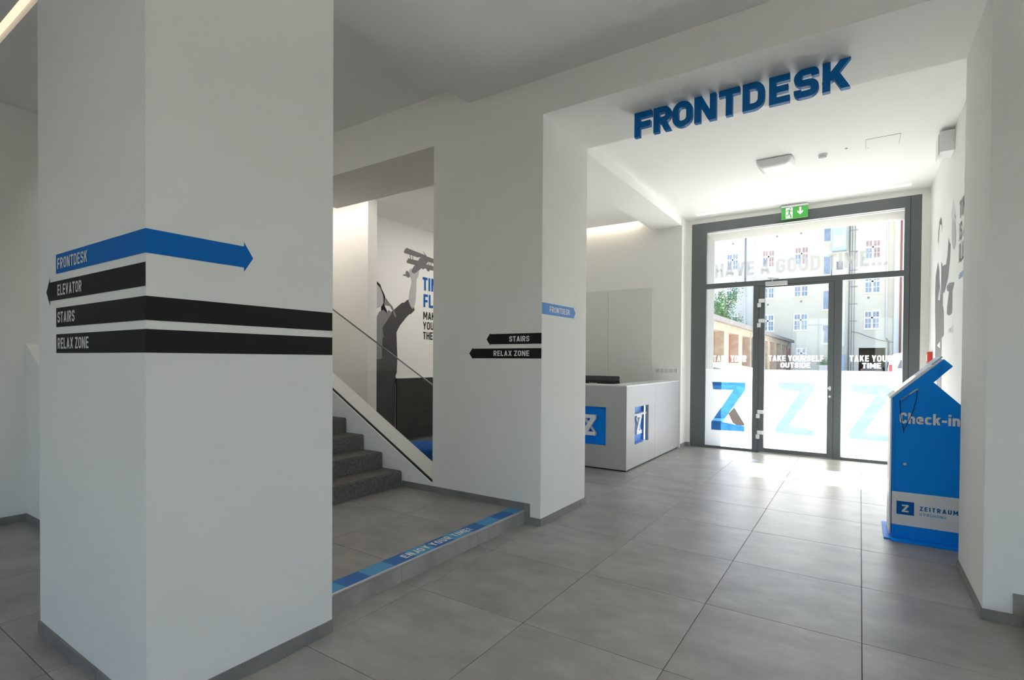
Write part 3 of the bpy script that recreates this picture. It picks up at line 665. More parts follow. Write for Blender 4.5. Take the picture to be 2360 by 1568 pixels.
for i in range(n + 1):
    for j in range(n + 1):
        a_, b_ = -1 + 2 * i / n, -1 + 2 * j / n; s_ = lambda t_: math.copysign(abs(t_) ** .8, t_)
        r_ = max(abs(a_), abs(b_)); zz = -.082 * (1 - r_ ** 7) + .018 * (a_ * a_)
        vs[i, j] = bm.verts.new((a_ * .205 * (1 - .05 * b_ * b_), b_ * .205 * (1 - .05 * a_ * a_), min(zz, 0)))
for i in range(n):
    for j in range(n): bm.faces.new((vs[i, j], vs[i + 1, j], vs[i + 1, j + 1], vs[i, j + 1]))
bm_obj('lamp_cover', bm, M['whiteplastic'], lm, (-.905, 7.255, ZC - .018), True)
sd = thing('smoke_detector', 'round white smoke detector on the lobby ceiling', 'smoke detector', (-.404, 7.30, ZC - .05))
lathe('base', [(.052, 0), (.052, -.018), (.046, -.020)], (-.404, 7.30, ZC), M['whiteplastic'], sd, smooth=False)
lathe('sensor_head', [(.040, -.02), (.044, -.03), (.036, -.044), (.014, -.052), (.002, -.053)], (-.404, 7.30, ZC), M['whiteplastic'], sd, smooth=False)
lathe('vent_ring', [(.0445, -.0255), (.0445, -.0275)], (-.404, 7.30, ZC), M['grey3'], sd)
tag(lathe('ceiling_sensor', [(.014, 0), (.013, -.008), (.006, -.014)], (-.167, 7.22, ZC), M['whiteplastic']), 'tiny round sensor between smoke detector and hatch', 'sensor')
ha = thing('ceiling_hatch', 'flush rectangular access hatch in the lobby ceiling', 'hatch', (.18, 7.21, ZC))
boxes('hatch_joint', [(.02, .337, 7.055, 7.059, ZC - .0015, ZC + .002), (.02, .337, 7.366, 7.37, ZC - .0015, ZC + .002), (.02, .023, 7.055, 7.37, ZC - .0015, ZC + .002), (.334, .337, 7.055, 7.37, ZC - .0015, ZC + .002)], M['grey4'], ha)
box('hatch_panel', .024, .333, 7.06, 7.365, ZC - .003, ZC, cm, ha)
lathe('hatch_lock', [(.006, 0), (.005, -.003)], (.045, 7.33, ZC - .003), M['silver'], ha, 12)
wb = thing('device_box', 'white square device box high on the lobby wall', 'wall device', (.735, 7.3, 3.73))
box('housing', .672, .80, 7.15, 7.42, 3.735, 3.955, M['whiteplastic'], wb, .006)
box('front_plate', .664, .672, 7.17, 7.40, 3.715, 3.93, M['silver'], wb, .002)
lathe('screw', [(.006, 0), (.005, -.002)], (.785, 7.15, 3.84), M['alu'], wb, 10, 'y')
cp = thing('call_point', 'red fire alarm call point on the lobby wall', 'alarm button', (.77, 8.97, 1.48))
box('housing', .748, .80, 8.90, 9.05, 1.485, 1.645, M['red'], cp, .008)
box('press_plate', .742, .748, 8.93, 9.02, 1.52, 1.61, M['whiteplastic'], cp, .002)
# reception back wall: panel, switches, cove
pn = thing('grey_panelling', 'light grey panelling behind the reception desk', 'wall panel', (-3.73, 9.12, 1.0))
for a_, b_ in ((-4.395, -3.909), (-3.905, -3.076)): box('panel', a_, b_, 9.105, 9.129, .76, 2.802, M['panel'], pn, .001)
sw = thing('light_switch', 'row of five white light switches beside the grey panelling', 'light switch', (-2.82, 9.12, 1.29))
box('frame', -3.016, -2.618, 9.121, 9.13, 1.292, 1.38, M['whiteplastic'], sw, .003)
for k in range(5): box('rocker', -3.006 + k * .0785, -2.942 + k * .0785, 9.115, 9.121, 1.304, 1.368, M['grey5'], sw, .003)
s1 = thing('light_switch', 'single white switch on the pier side by the entrance frame', 'light switch', (-2.57, 9.3, 1.29))
box('frame', -2.575, -2.566, 9.26, 9.34, 1.295, 1.375, M['whiteplastic'], s1, .003); box('rocker', -2.566, -2.561, 9.27, 9.33, 1.305, 1.365, M['white'], s1, .002)
cv = thing('cove_light', 'warm LED strip hidden in the cove above the reception wall', 'cove light', (-3.83, 9.04, 4.13))
box('led_strip', -4.38, -3.29, 9.015, 9.06, 4.135, 4.148, M['ledwarm'], cv)
c2 = thing('corridor_light', 'warm linear light slot in the corridor ceiling beside the pillar', 'ceiling light', (-5, 1.08, 3.80))
box('diffuser', -6.34, -3.26, 1.047, 1.11, 3.795, 3.819, M['ledcorr'], c2)
c3 = thing('stair_cove_light', 'warm LED strip washing the wall end behind the stairs', 'cove light', (-7.3, 5.46, 3.97))
box('led_strip', -8.6, -5.4, 4.98, 5.08, 3.962, 3.979, M['ledstairw'], c3)
c4 = thing('stair_light', 'linear LED light in the raised ceiling over the stairs', 'ceiling light', (-4.9, 2.0, 4.2))  # added strip, hidden by the pillar, to brighten the stair zone
box('diffuser', -6.2, -3.6, 1.93, 2.05, 4.202, 4.212, M['ledstair'], c4)

rl_ = thing('room_light', 'long LED panel light on the ceiling of the room behind the stairs', 'ceiling light', (-5.3, 7.4, ZC))  # panel added out of sight to brighten the room behind the stairs
box('diffuser', -5.75, -4.75, 6.4, 8.6, ZC - .02, ZC - .002, M['ledroom'], rl_)

for k_, (x_, y_, lb) in enumerate(((1.6, .9, 'white pendant uplight hanging close to the lobby opening'), (2.6, -1.6, 'white pendant uplight hanging in the middle of the hall'), (-1.2, -1.9, 'white pendant uplight hanging near the corridor side of the hall'))):
    pd = thing('pendant_light', lb, 'pendant light', (x_, y_, 2.75))  # uplights added out of view to lift the hall ceiling and ambient light
    boxes('housing', [(x_ - 1.2, x_ + 1.2, y_ - .045, y_ + .045, 2.75, 2.79), (x_ - 1.2, x_ + 1.2, y_ - .045, y_ - .039, 2.79, 2.806), (x_ - 1.2, x_ + 1.2, y_ + .039, y_ + .045, 2.79, 2.806), (x_ - 1.2, x_ - 1.19, y_ - .039, y_ + .039, 2.79, 2.806), (x_ + 1.19, x_ + 1.2, y_ - .039, y_ + .039, 2.79, 2.806)], M['whiteplastic'], pd)
    box('diffuser', x_ - 1.185, x_ + 1.185, y_ - .036, y_ + .036, 2.79, 2.797, M['ledup'], pd)
    for d_ in (-1.1, 1.1): tube('wire', [(x_ + d_, y_ + .042, 2.80), (x_ + d_, y_ + .042, ZH)], .002, M['silver'], pd, 6)

# ================================================================== RECEPTION DESK
dk = thing('reception_desk', 'grey corner reception desk with lit logo niches', 'reception desk', (-3.4, 7.6, 0))
DX, DY, DZ, T_ = -2.60, 6.695, 1.165, .03
n0, n1, nz0, nz1 = -3.44, -2.897, .33, .858           # front niche
dm = M['desk']
boxes('front_panel', [(-4.39, n0, DY, DY + T_, .02, DZ - .015), (n1, DX, DY, DY + T_, .02, DZ - .015), (n0, n1, DY, DY + T_, .02, nz0), (n0, n1, DY, DY + T_, nz1, DZ - .015)], dm, dk)
s0, s1_, ys = 7.005, 7.574, 7.865
boxes('side_panel', [(DX - T_, DX, DY + T_, s0, .02, DZ - .015), (DX - T_, DX, s1_, ys - .0015, .02, DZ - .015), (DX - T_, DX, s0, s1_, .02, nz0), (DX - T_, DX, s0, s1_, nz1 - .005, DZ - .015)], dm, dk)
box('side_panel', DX - T_, DX, ys + .0015, 9.128, .02, DZ - .015, dm, dk)
prism('counter_top', [(-4.39, DY), (DX, DY), (DX, 9.128), (DX - .33, 9.128), (DX - .33, DY + .33), (-4.39, DY + .33)], 'z', DZ - .015, DZ, M['deskedge'], dk)
boxes('plinth', [(-4.39, DX - .015, DY + .015, DY + .03, 0, .022), (DX - .03, DX - .015, DY + .015, 9.12, 0, .022)], M['joint'], dk)
box('work_top', -4.39, DX - T_, DY + .34, DY + .95, .72, .745, M['deskedge'], dk)
boxes('inner_side', [(-4.39, DX - .35, DY + .33, DY + .345, .02, DZ - .015), (DX - .345, DX - .33, DY + .345, 9.128, .02, DZ - .015)], dm, dk)
ND = .11
def niche(front):
    if front:
        nb = boxes('niche', [(n0, n1, DY + ND, DY + ND + .01, nz0, nz1), (n0 - .008, n0, DY + T_, DY + ND, nz0, nz1), (n1, n1 + .008, DY + T_, DY + ND, nz0, nz1), (n0, n1, DY + T_, DY + ND, nz0 - .008, nz0), (n0, n1, DY + T_, DY + ND, nz1, nz1 + .008)], M['blue'], dk)
        C0, u_, nn = Vector(((n0 + n1) / 2, DY + ND - .03, (nz0 + nz1) / 2)), U, Vector((0, -1, 0))
    else:
        nb = boxes('niche', [(DX - ND - .01, DX - ND, s0, s1_, nz0, nz1), (DX - ND, DX - T_, s0 - .008, s0, nz0, nz1), (DX - ND, DX - T_, s0, s1_, nz0 - .008, nz0), (DX - ND, DX - T_, s0, s1_, nz1, nz1 + .008), (DX - ND, DX - T_, s1_, s1_ + .008, nz0, nz1)], M['bluenich'], dk)
        for k in range(30):
            z_ = nz0 + .012 + k * (nz1 - nz0 - .024) / 29
            if k == 0: box('led_profile', DX - .078, DX - .040, s1_ - .004, s1_ - .001, nz0 + .004, nz1 - .004, M['grey4'], nb)
            box('led', DX - .066, DX - .050, s1_ - .006, s1_ - .004, z_ - .005, z_ + .005, M['lednich'], nb)
        C0, u_, nn = Vector((DX - ND + .03, (s0 + s1_) / 2, (nz0 + nz1) / 2)), W_, Vector((1, 0, 0))
    zz = [(-.1, .145), (.1, .145), (.1, .095), (-.025, -.095), (.1, -.095), (.1, -.145), (-.1, -.145), (-.1, -.095), (.025, .095), (-.1, .095)]
    def ex(pts, d0, d1, mat):
        bm = bmesh.new(); a_ = [bm.verts.new(u_ * p + V * q + nn * d0) for p, q in pts]; b_ = [bm.verts.new(u_ * p + V * q + nn * d1) for p, q in pts]
        bm.faces.new(a_); bm.faces.new(b_[::-1])
        for i in range(len(pts)): bm.faces.new((a_[i], a_[(i + 1) % len(pts)], b_[(i + 1) % len(pts)], b_[i]))
        bmesh.ops.recalc_face_normals(bm, faces=bm.faces); bm.normal_update()
        bmesh.ops.triangulate(bm, faces=[f for f in bm.faces if len(f.verts) > 4]); bm_obj('logo', bm, mat, nb, C0)
    ex(zz, 0, .045, M['white'])
    ex([(-.1, .095), (-.055, .095), (.1, -.095), (.06, -.095)], .002, .03, M['grey5'])
niche(True); niche(False)
mo = thing('monitor', 'dark all-in-one computer monitor behind the reception counter', 'monitor', (-3.15, 7.25, .745))
mx0, mx1 = -3.50, -2.915; my = 7.22
mt_ = px(1390, 866, 'y', my).z
box('display_case', mx0, mx1, my, my + .035, .86, mt_, M['monitor'], mo, .004)
box('rear_strip', mx0 + .004, mx1 - .004, my - .004, my, 1.05, mt_ - .07, M['screen'], mo)
box('bezel', mx0, mx1, my - .002, my + .037, mt_ - .004, mt_ + .001, M['silver'], mo)
box('stand', -3.27, -3.14, my - .0, my + .04, .75, .90, M['silver'], mo, .004); box('stand_foot', -3.32, -3.09, my - .06, my + .15, .745, .757, M['silver'], mo, .003)
a = px(1358, 885, 'y', my - .005); b = px(1376, 885, 'y', my - .005)
text('lettering', 'Lenovo', (a.x, my - .0055, a.z), U, V, .028, M['white'], mo, width=b.x - a.x, w=.14, gap=.1)

# ================================================================== CHECK-IN KIOSK
kk = thing('check_in_kiosk', 'blue Check-in kiosk with slanted screen by the lobby wall', 'kiosk', (.46, 5.75, 0))
KY0, KY1 = 5.52, 5.96
prof = [(.24, .012), (.232, 1.20), (.571, 1.53), (.629, 1.471), (.504, 1.337), (.715, 1.124), (.715, .012)]
prism('body', prof, 'y', KY0, KY1, M['blue'], kk, .003, 1)
bm = bmesh.new(); bm_box(bm, -.29, .29, -.32, .32, 0, .012)
bmesh.ops.bevel(bm, geom=[e_ for e_ in bm.edges if abs(e_.verts[0].co.z - e_.verts[1].co.z) > .005], offset=.05, segments=5, affect='EDGES')
bm_obj('base_plate', bm, M['blue'], kk, (.475, 5.735, 0))
box('front_cover', .221, .2335, KY0 + .006, KY1 - .006, .03, 1.195, M['white'], kk, .002)
sd_ = Vector((.339, 0, .33)).normalized(); sn = Vector((-.33, 0, .339)).normalized()
def slab(name, a0, a1, y0, y1, h0, h1, mat, parent):
    o = Vector((.232, 0, 1.20)); vs = [o + sd_ * a + Vector((0, y, 0)) + sn * h for a in (a0, a1) for y in (y0, y1) for h in (h0, h1)]
    return mesh(name, vs, [(0, 1, 3, 2), (4, 6, 7, 5), (0, 4, 5, 1), (2, 3, 7, 6), (0, 2, 6, 4), (1, 5, 7, 3)], mat, parent, loc=o)
bz = slab('bezel', -.012, .46, KY0 + .004, KY1 - .004, 0, .016, M['white'], kk)
slab('touch_screen', .05, .365, KY0 + .035, KY1 - .035, .016, .018, M['screen'], bz)
cr = slab('camera_bar', .385, .478, KY0 + .012, KY1 - .012, .016, .026, M['ubox'], kk)
box('side_seam', .2535, .2560, KY0 - .0008, KY0 + .001, .02, 1.19, M['bluesign'], kk)
band('white_band', (.2385, KY0, .122), U, V, .4765, .281, M['white'], kk)
tK = px(2073, 978, 'y', KY0)
text('lettering', 'Check-in', (.284, KY0 - .0018, .985), U, V, .092, M['white'], kk, width=.393, w=.20, gap=.09)
band('logo_field', (.272, KY0 - .002, .213), U, V, .120, .112, M['bluevinyl'], kk)
lz = [(.309, .302), (.355, .302), (.355, .291), (.328, .252), (.355, .252), (.355, .240), (.309, .240), (.309, .251), (.337, .290), (.309, .290)]
decal('logo', [(a, KY0 - .0038, b - .004) for a, b in lz], M['white'], kk, (0, -1, 0))
decal('logo', [(.313, KY0 - .0036, .284), (.326, KY0 - .0036, .284), (.333, KY0 - .0036, .272)], M['cyan'], kk, (0, -1, 0))
decal('logo', [(.350, KY0 - .0036, .250), (.336, KY0 - .0036, .250), (.333, KY0 - .0036, .268)], M['cyan'], kk, (0, -1, 0))
text('lettering', 'ZEITRAUM', (.428, KY0 - .002, .263), U, V, .036, M['bluesign'], kk, width=.247, w=.19, gap=.26)
text('lettering', 'U PRŮHONU', (.428, KY0 - .002, .221), U, V, .024, M['cyan'], kk, width=.170, w=.14, gap=.24)
lathe('lock', [(.013, 0), (.012, -.004), (.006, -.005)], (.324, KY0 - .0005, .642), M['silver'], kk, 20, 'y')
sty = tube('stylus_holder', [(.287, KY0 - .009, 1.180), (.345, KY0 - .009, 1.232)], .008, M['bluepale'], kk)
tube('stylus', [(.343, KY0 - .009, 1.230), (.402, KY0 - .009, 1.280)], .0055, M['silver'], kk)
tube('stylus_cord', [(.286, KY0 - .005, 1.18), (.287, KY0 - .004, 1.12), (.297, KY0 - .004, 1.01), (.313, KY0 - .004, .93), (.311, KY0 - .004, .897), (.314, KY0 - .004, .93), (.340, KY0 - .004, .99), (.375, KY0 - .004, 1.10), (.396, KY0 - .004, 1.20), (.399, KY0 - .005, 1.27)], .0022, M['black'], kk, 6)

# ================================================================== MURALS
XM = -7.0
def Apt(l): return [px(855 + a / 11.2, 560 + b / 11.2, 'x', XM) for a, b in l]
def Bpt(l): return [px(855 + a / 10.453, 680 + b / 10.453, 'x', XM) for a, b in l]
def Cpt(l): return [px(855 + a / 6.033, 820 + b / 6.033, 'x', XM) for a, b in l]
mu = thing('mural_print', 'printed mural of a figure lifting a toy biplane', 'mural', (XM, 6.9, .4))
def mdec(name, pts, mat, k): return decal(name, [p + Vector((.0012 * k, 0, 0)) for p in pts], mat, mu, (1, 0, 0), .0008)
mdec('arm', Apt([(1020, 660), (1050, 690), (1045, 750), (1095, 800), (1180, 760), (1240, 720), (1225, 850), (1175, 950), (1168, 1250)]) + Bpt([(1075, 150), (1040, 290), (1000, 330), (950, 280), (905, 130), (918, 0)]) + Apt([(985, 1300), (1040, 1050), (1035, 950), (1005, 870), (990, 790), (985, 720)]), M['grey3'], 1)
mdec('biplane', Apt([(915, 128), (1390, 318), (1440, 350), (1700, 448), (1700, 560), (1580, 525), (1480, 490), (1420, 550), (1700, 632), (1700, 745), (1520, 700), (1500, 740), (1460, 735), (1420, 660), (1380, 665), (1345, 690), (1300, 655), (1180, 760), (1095, 800), (1045, 750), (1050, 690), (1130, 575), (925, 515), (920, 480), (960, 400), (1000, 410), (1210, 465), (1260, 390), (1295, 375), (1190, 375), (1000, 305), (850, 255), (845, 230), (880, 160)]), M['grey1'], 2)
for q in ([(1000, 300), (1015, 300), (1025, 415), (1008, 415)], [(1065, 325), (1080, 330), (1085, 440), (1068, 437)], [(1335, 215), (1345, 220), (1440, 348), (1400, 325)], [(1482, 495), (1495, 500), (1500, 580), (1482, 575)], [(1535, 515), (1550, 520), (1555, 600), (1538, 595)]): mdec('biplane_strut', Apt(q), M['grey1'], 3)
mdec('biplane_tail', Apt([(915, 718), (960, 745), (985, 790), (1005, 870), (965, 905), (920, 865), (825, 845), (820, 825), (860, 812), (905, 815), (892, 760)]), M['grey1'], 2)
mdec('face', Apt([(120, 1060), (160, 1080), (240, 1170), (310, 1350), (325, 1450)]) + Bpt([(300, 60), (300, 200), (245, 290), (110, 330)]), M['grey3'], 1)
mdec('vest', Bpt([(110, 560), (150, 500), (185, 420), (240, 380), (300, 370), (350, 400), (395, 460), (400, 375), (440, 372), (480, 410), (485, 490), (370, 640), (275, 790), (300, 1020), (275, 1050), (258, 1340), (255, 1530), (110, 1530)]), M['grey4'], 1)
mdec('coat', Bpt([(895, 105), (905, 150), (950, 280), (1000, 335), (1035, 290), (1048, 370), (960, 460), (920, 470), (850, 540), (700, 730), (650, 820), (612, 910), (625, 1300)]) + Cpt([(365, 0), (358, 230), (338, 288), (350, 320), (335, 400), (330, 1010), (330, 1300), (50, 1300), (50, 45), (150, 40)]) + Bpt([(258, 1530), (258, 1340), (275, 1050), (300, 1020), (275, 790), (370, 640), (480, 480), (490, 405), (530, 380), (560, 350), (740, 190), (800, 185), (850, 140)]), M['grey2'], 2)
mdec('hair_strap', Apt([(120, 965), (160, 1000), (235, 1080), (270, 1180), (350, 1350), (365, 1420)]) + Bpt([(340, 60), (330, 150), (320, 250), (370, 360), (400, 460), (340, 400), (300, 365), (245, 380), (245, 290), (300, 200), (300, 60)]) + Apt([(325, 1450), (310, 1350), (240, 1160), (160, 1075), (120, 1040)]), M['black'], 3)
mdec('scarf', Bpt([(345, 60), (420, 170), (510, 270), (555, 380), (610, 520), (585, 545), (540, 470), (520, 380), (450, 260), (325, 250), (345, 150)]), M['grey4'], 4)
def mtext(s, xl, yt, yb, mat, w=.19, wd=None):
    a, t = px(xl, yb, 'x', XM + .003), px(xl, yt, 'x', XM + .003)
    text('lettering', s, a, W_, V, t.z - a.z, mat, mu, width=wd, w=w, gap=.12)
mtext('TIME', 974, 638.5, 669, M['bluevinyl']); mtext('FLIES', 976, 678, 708, M['bluevinyl'])
mtext('MAKE', 975.5, 718.5, 736.5, M['black'], .16); mtext('YOU', 975, 741.5, 759.5, M['black'], .16); mtext('THE', 975, 765, 782.5, M['black'], .16)
gp = thing('upholstered_panel', 'charcoal upholstered wall panel below the mural lettering', 'wall panel', (-6.97, 7.4, 0))
a = px(915.5, 873, 'x', -6.955); box('cushion', -6.999, -6.955, a.y, 8.9, .02, a.z, M['darkfab'], gp, .006)
box('top_piping', -6.999, -6.953, a.y, 8.9, a.z, a.z + .008, M['grey5'], gp)
po = thing('pouf', 'round blue felt pouf in the room behind the stairs', 'pouf', (-4.78, 5.21, 0))
lathe('seat', [(.40, 0), (.42, .02), (.425, .15), (.42, .29), (.405, .33), (.37, .352), (.20, .362), (.02, .364)], (-4.78, 5.21, .012), M['pouf'], po, 40)
lathe('foot_ring', [(.36, 0), (.36, .014)], (-4.78, 5.21, 0), M['black'], po, 32)

XW = XR
def Dpt(l): return [px(2140 + a / 6.82, 430 + b / 6.82, 'x', XW) for a, b in l]
def Ept(l): return [px(2140 + a / 6.82, 620 + b / 6.82, 'x', XW) for a, b in l]
mu2 = thing('mural_print', 'printed mural of a man in a suit on the lobby wall', 'mural', (XW, 7.6, .6))
def mdec2(name, pts, mat, k): return decal(name, [p - Vector((.0012 * k, 0, 0)) for p in pts], mat, mu2, (-1, 0, 0), .0008)
mdec2('hair', Dpt([(200, 478), (213, 540), (217, 640), (214, 720), (208, 600), (180, 600), (168, 760), (157, 920), (152, 860), (160, 700), (178, 540)]), M['grey1'], 1)
mdec2('suit', Dpt([(205, 1180), (225, 1258), (250, 1236), (280, 1222), (300, 1080), (318, 820), (330, 885), (352, 905), (335, 1150), (310, 1420)]) + Ept([(300, 170), (270, 300), (250, 370), (228, 380), (222, 560), (240, 660), (240, 1045), (205, 1090), (205, 1180), (200, 1560), (205, 2000), (100, 2000), (105, 1400), (112, 1050), (105, 650), (108, 300), (115, 120)]) + Dpt([(125, 1350), (152, 1190), (172, 1360)]) + Ept([(170, 130), (195, 475), (200, 300)]), M['grey1'], 1)
mdec2('shirt_flap', Ept([(178, 290), (185, 490), (155, 490)]), M['white'], 2)
mdec2('shirt_flap', Ept([(185, 1140), (185, 1250), (138, 1205)]), M['white'], 2)
mdec2('pipe', Ept([(288, 300), (295, 260), (330, 220), (400, 208), (408, 225), (390, 290), (375, 350), (370, 690), (345, 725), (310, 730), (290, 700), (295, 600), (325, 350), (300, 355)]), M['grey1'], 1)
mdec2('pipe_bowl', Ept([(302, 280), (312, 255), (345, 230), (388, 222), (390, 240), (370, 265), (320, 285)]), M['grey4'], 2)
mdec2('watch', Dpt([(400 + 33 * math.cos(k * .314), 750 - 245 * math.sin(k * .314)) for k in range(20)]), M['grey3'], 1)
mdec2('watch_glow', Dpt([(388, 200), (408, 300), (425, 480), (410, 500), (385, 560), (365, 640), (362, 400)]), M['grey5'], 0.5)
mdec2('watch_ear', Dpt([(418, 420), (436, 470), (432, 515), (412, 490)]), M['grey3'], 1.2)
def mtext2(s, xl, yt, yb, mat, wd, w=.15):
    a, t = px(xl, yb, 'x', XW - .003), px(xl, yt, 'x', XW - .003); h_ = t.z - a.z
    text('lettering', s, a, (0, -1, 0), V, h_, mat, mu2, width=wd, w=w, gap=.12)
mtext2('TIME', 2211.5, 467, 506, M['grey1'], .52); mtext2('IS AN', 2210.8, 517, 557, M['grey1'], .50); mtext2('ILLUSION', 2210, 565.5, 607, M['grey1'], .98)
mtext2('ALBERT E', 2209, 633, 645, M['bluepale'], .42)
st_ = thing('info_sticker', 'small white printed info sticker under the pipe on the lobby wall', 'sticker', (XW, 7.1, 1.8))
decal('sheet', [px(2186, 760, 'x', XW), px(2186, 766, 'x', XW), px(2197, 768, 'x', XW), px(2197, 750, 'x', XW)], M['grey5'], st_, (-1, 0, 0), .002)
decal('emblem', [px(2189, 759, 'x', XW), px(2189, 764, 'x', XW), px(2193, 764, 'x', XW), px(2193, 756, 'x', XW)], M['grey3'], st_, (-1, 0, 0), .004)

# ================================================================== COURTYARD
struct(box('floor_courtyard', -40, 30, 10.34, 75, -.3, -.02, M['court']), 'pale paved courtyard outside the entrance', 'ground')
S = 1.4; FYY = 56.0                                    # facade plane; values below were read on a plane at 40 m
fx = lambda x: x * S
fz = lambda z: 1.5 + (z - 1.5) * S
ab = thing('apartment_building', 'cream rendered apartment block across the courtyard', 'building', (-4, FYY, 0))
px0, px1, pz1 = fx(-.09), fx(1.30), fz(2.41)
boxes('wall', [(fx(-6.26), px0, FYY, FYY + 6, 0, 20), (px1, fx(1.68), FYY, FYY + 6, 0, 20), (px0, px1, FYY, FYY + 6, pz1, 20)], M['fac'], ab)
box('wall', -30, fx(-6.26), FYY - .02, FYY + 6, 0, 20, M['facb'], ab)
box('wall', fx(1.68), 20, FYY - .5, FYY + 6, 0, 20, M['facw'], ab)
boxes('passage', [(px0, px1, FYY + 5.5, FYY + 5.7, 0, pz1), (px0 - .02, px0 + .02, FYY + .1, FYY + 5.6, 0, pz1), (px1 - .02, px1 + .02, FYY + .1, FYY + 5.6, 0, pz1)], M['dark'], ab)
box('plinth_panel', fx(-3.88), fx(-2.0), FYY - .05, FYY, 0, fz(3.55), M['facp'], ab)
box('plinth_panel', fx(-3.30), fx(-3.02), FYY - .07, FYY - .04, fz(2.42), fz(3.55), M['fac'], ab)
def fwin(x0, x1, z0, z1, pane, cols=2, rows=(.36, .64), sub=True):
    X0_, X1_, Z0_, Z1_ = fx(x0), fx(x1), fz(z0), fz(z1); f = .085
    b = [(X0_, X0_ + f, FYY - .06, FYY, Z0_, Z1_), (X1_ - f, X1_, FYY - .06, FYY, Z0_, Z1_), (X0_ + f, X1_ - f, FYY - .06, FYY, Z0_, Z0_ + f), (X0_ + f, X1_ - f, FYY - .06, FYY, Z1_ - f, Z1_)]
    zm = Z0_ + (Z1_ - Z0_) * .62; xm = (X0_ + X1_) / 2
    if cols == 2:
        b += [(X0_ + f, X1_ - f, FYY - .06, FYY, zm - .07, zm + .07), (xm - .07, xm + .07, FYY - .06, FYY, Z0_ + f, Z1_ - f)]
        for a_ in ((X0_ + f + xm - .07) / 2, (xm + .07 + X1_ - f) / 2): b.append((a_ - .018, a_ + .018, FYY - .05, FYY, Z0_ + f, Z1_ - f))
        b.append((X0_ + f, X1_ - f, FYY - .05, FYY, (Z0_ + f + zm - .07) / 2 - .018, (Z0_ + f + zm - .07) / 2 + .018))
    w_ = boxes('window', b, M['winw'], ab)
    box('sill', X0_ - .05, X1_ + .05, FYY - .12, FYY, Z0_ - .06, Z0_, M['winw'], w_)
    cuts = [(X0_ + f, xm - .07), (xm + .07, X1_ - f)] if cols == 2 else [(X0_ + f, X1_ - f)]
    hz = [(Z0_ + f, zm - .07), (zm + .07, Z1_ - f)] if cols == 2 else [(Z0_ + f, Z1_ - f)]
    for i, (a_, b_) in enumerate(cuts):
        for j, (c_, d_) in enumerate(hz): box('pane', a_, b_, FYY - .03, FYY - .01, c_, d_, M[pane if (i + j) % 3 else 'pane'], w_)
COLS = [(-8.09, -7.29), (-5.76, -4.96), (-3.78, -2.93), (.16, 1.0)]
for ci, (a_, b_) in enumerate(COLS):
    for ri, (c_, d_) in enumerate([(10.25, 11.4), (8.0, 9.2), (5.85, 7.05), (3.6, 4.74)]):
        fwin(a_, b_, c_, d_, 'paner' if ri == 1 and ci else 'pane')
fwin(-3.62, -2.98, 1.5, 2.42, 'pane')
for c_, d_ in ((9.33, 10.6), (7.18, 8.47), (4.90, 6.22), (2.69, 3.97)): fwin(-2.13, -1.64, c_, d_, 'pane', 1)
for x_, z_ in ((-7.72, 9.85), (-4.9, 10.02), (-3.45, 10.05), (-7.72, 7.72), (-3.40, 5.5), (.33, 5.52), (-5.42, 5.38)):
    box('vent', fx(x_), fx(x_) + .15, FYY - .05, FYY, fz(z_), fz(z_) + .16, M['pipe'], ab)
og = box('lift_oriel', fx(-1.60), fx(-.82), FYY - .9, FYY, fz(8.62), fz(10.9), M['ubox'], ab)
box('oriel_pane', fx(-1.50), fx(-.90), FYY - .93, FYY - .90, fz(8.85), fz(10.1), M['pipew'], og)
box('oriel_pane', fx(-1.46), fx(-.94), FYY - .95, FYY - .93, fz(9.55), fz(10.05), M['ubox'], og)
box('oriel_hatch', fx(-1.35), fx(-1.02), FYY - .08, FYY, fz(7.5), fz(8.0), M['pipe'], ab)
box('oriel_shaft', fx(-1.58), fx(-.86), FYY - .12, FYY, fz(2.5), fz(7.3), M['facw'], ab)
for x_, z0_, z1_, r_, m_ in ((-6.83, 6.9, 11.5, .07, 'pipe'), (-6.83, 0, 6.9, .06, 'pipew'), (-6.25, 0, 11.5, .05, 'pipew'), (-.64, 0, 11.5, .05, 'pipe'), (-.50, 0, 11.5, .025, 'pipe'), (-.36, 0, 11.5, .02, 'pipe'), (-1.64, 2.4, 8.4, .04, 'pipe'), (1.32, 3.0, 11.5, .07, 'pipew')):
    tube('drainpipe', [(fx(x_), FYY - .12, fz(z0_) if z0_ else 0), (fx(x_), FYY - .12, fz(z1_))], r_, M[m_], ab, 8)
tube('drainpipe', [(fx(2.0), FYY - .62, 1.9), (fx(2.0), FYY - .62, fz(11.5))], .075, M['pipered'], ab, 8)
tube('drainpipe', [(fx(1.32), FYY - .12, fz(3.0)), (fx(1.45), FYY - .12, fz(2.8)), (fx(1.45), FYY - .12, 0)], .06, M['pipe'], ab, 8)
for z_ in (9.9, 8.55, 7.35, 6.3, 5.2, 4.1): box('cable_bracket', fx(-.66), fx(-.20), FYY - .14, FYY - .10, fz(z_), fz(z_) + .05, M['pipe'], ab)
cab = [px(1962, 765, 'y', FYY - .3)] + [px(a, b, 'y', FYY - .3) for a, b in ((1977, 767), (2000, 776), (2030, 785), (2060, 790), (2090, 793))]
tube('overhead_cable', cab, .03, M['pipe'], ab, 6)
ub = thing('utility_cabinet', 'pale blue metal cabinet at the foot of the apartment block', 'cabinet', (fx(-1.05), FYY - .5, -.02))
box('housing', fx(-1.28), fx(-.84), FYY - .75, FYY - .15, .25, 2.15, M['ubox'], ub, .02); box('foot', fx(-1.22), fx(-.9), FYY - .7, FYY - .2, -.02, .25, M['pipe'], ub)
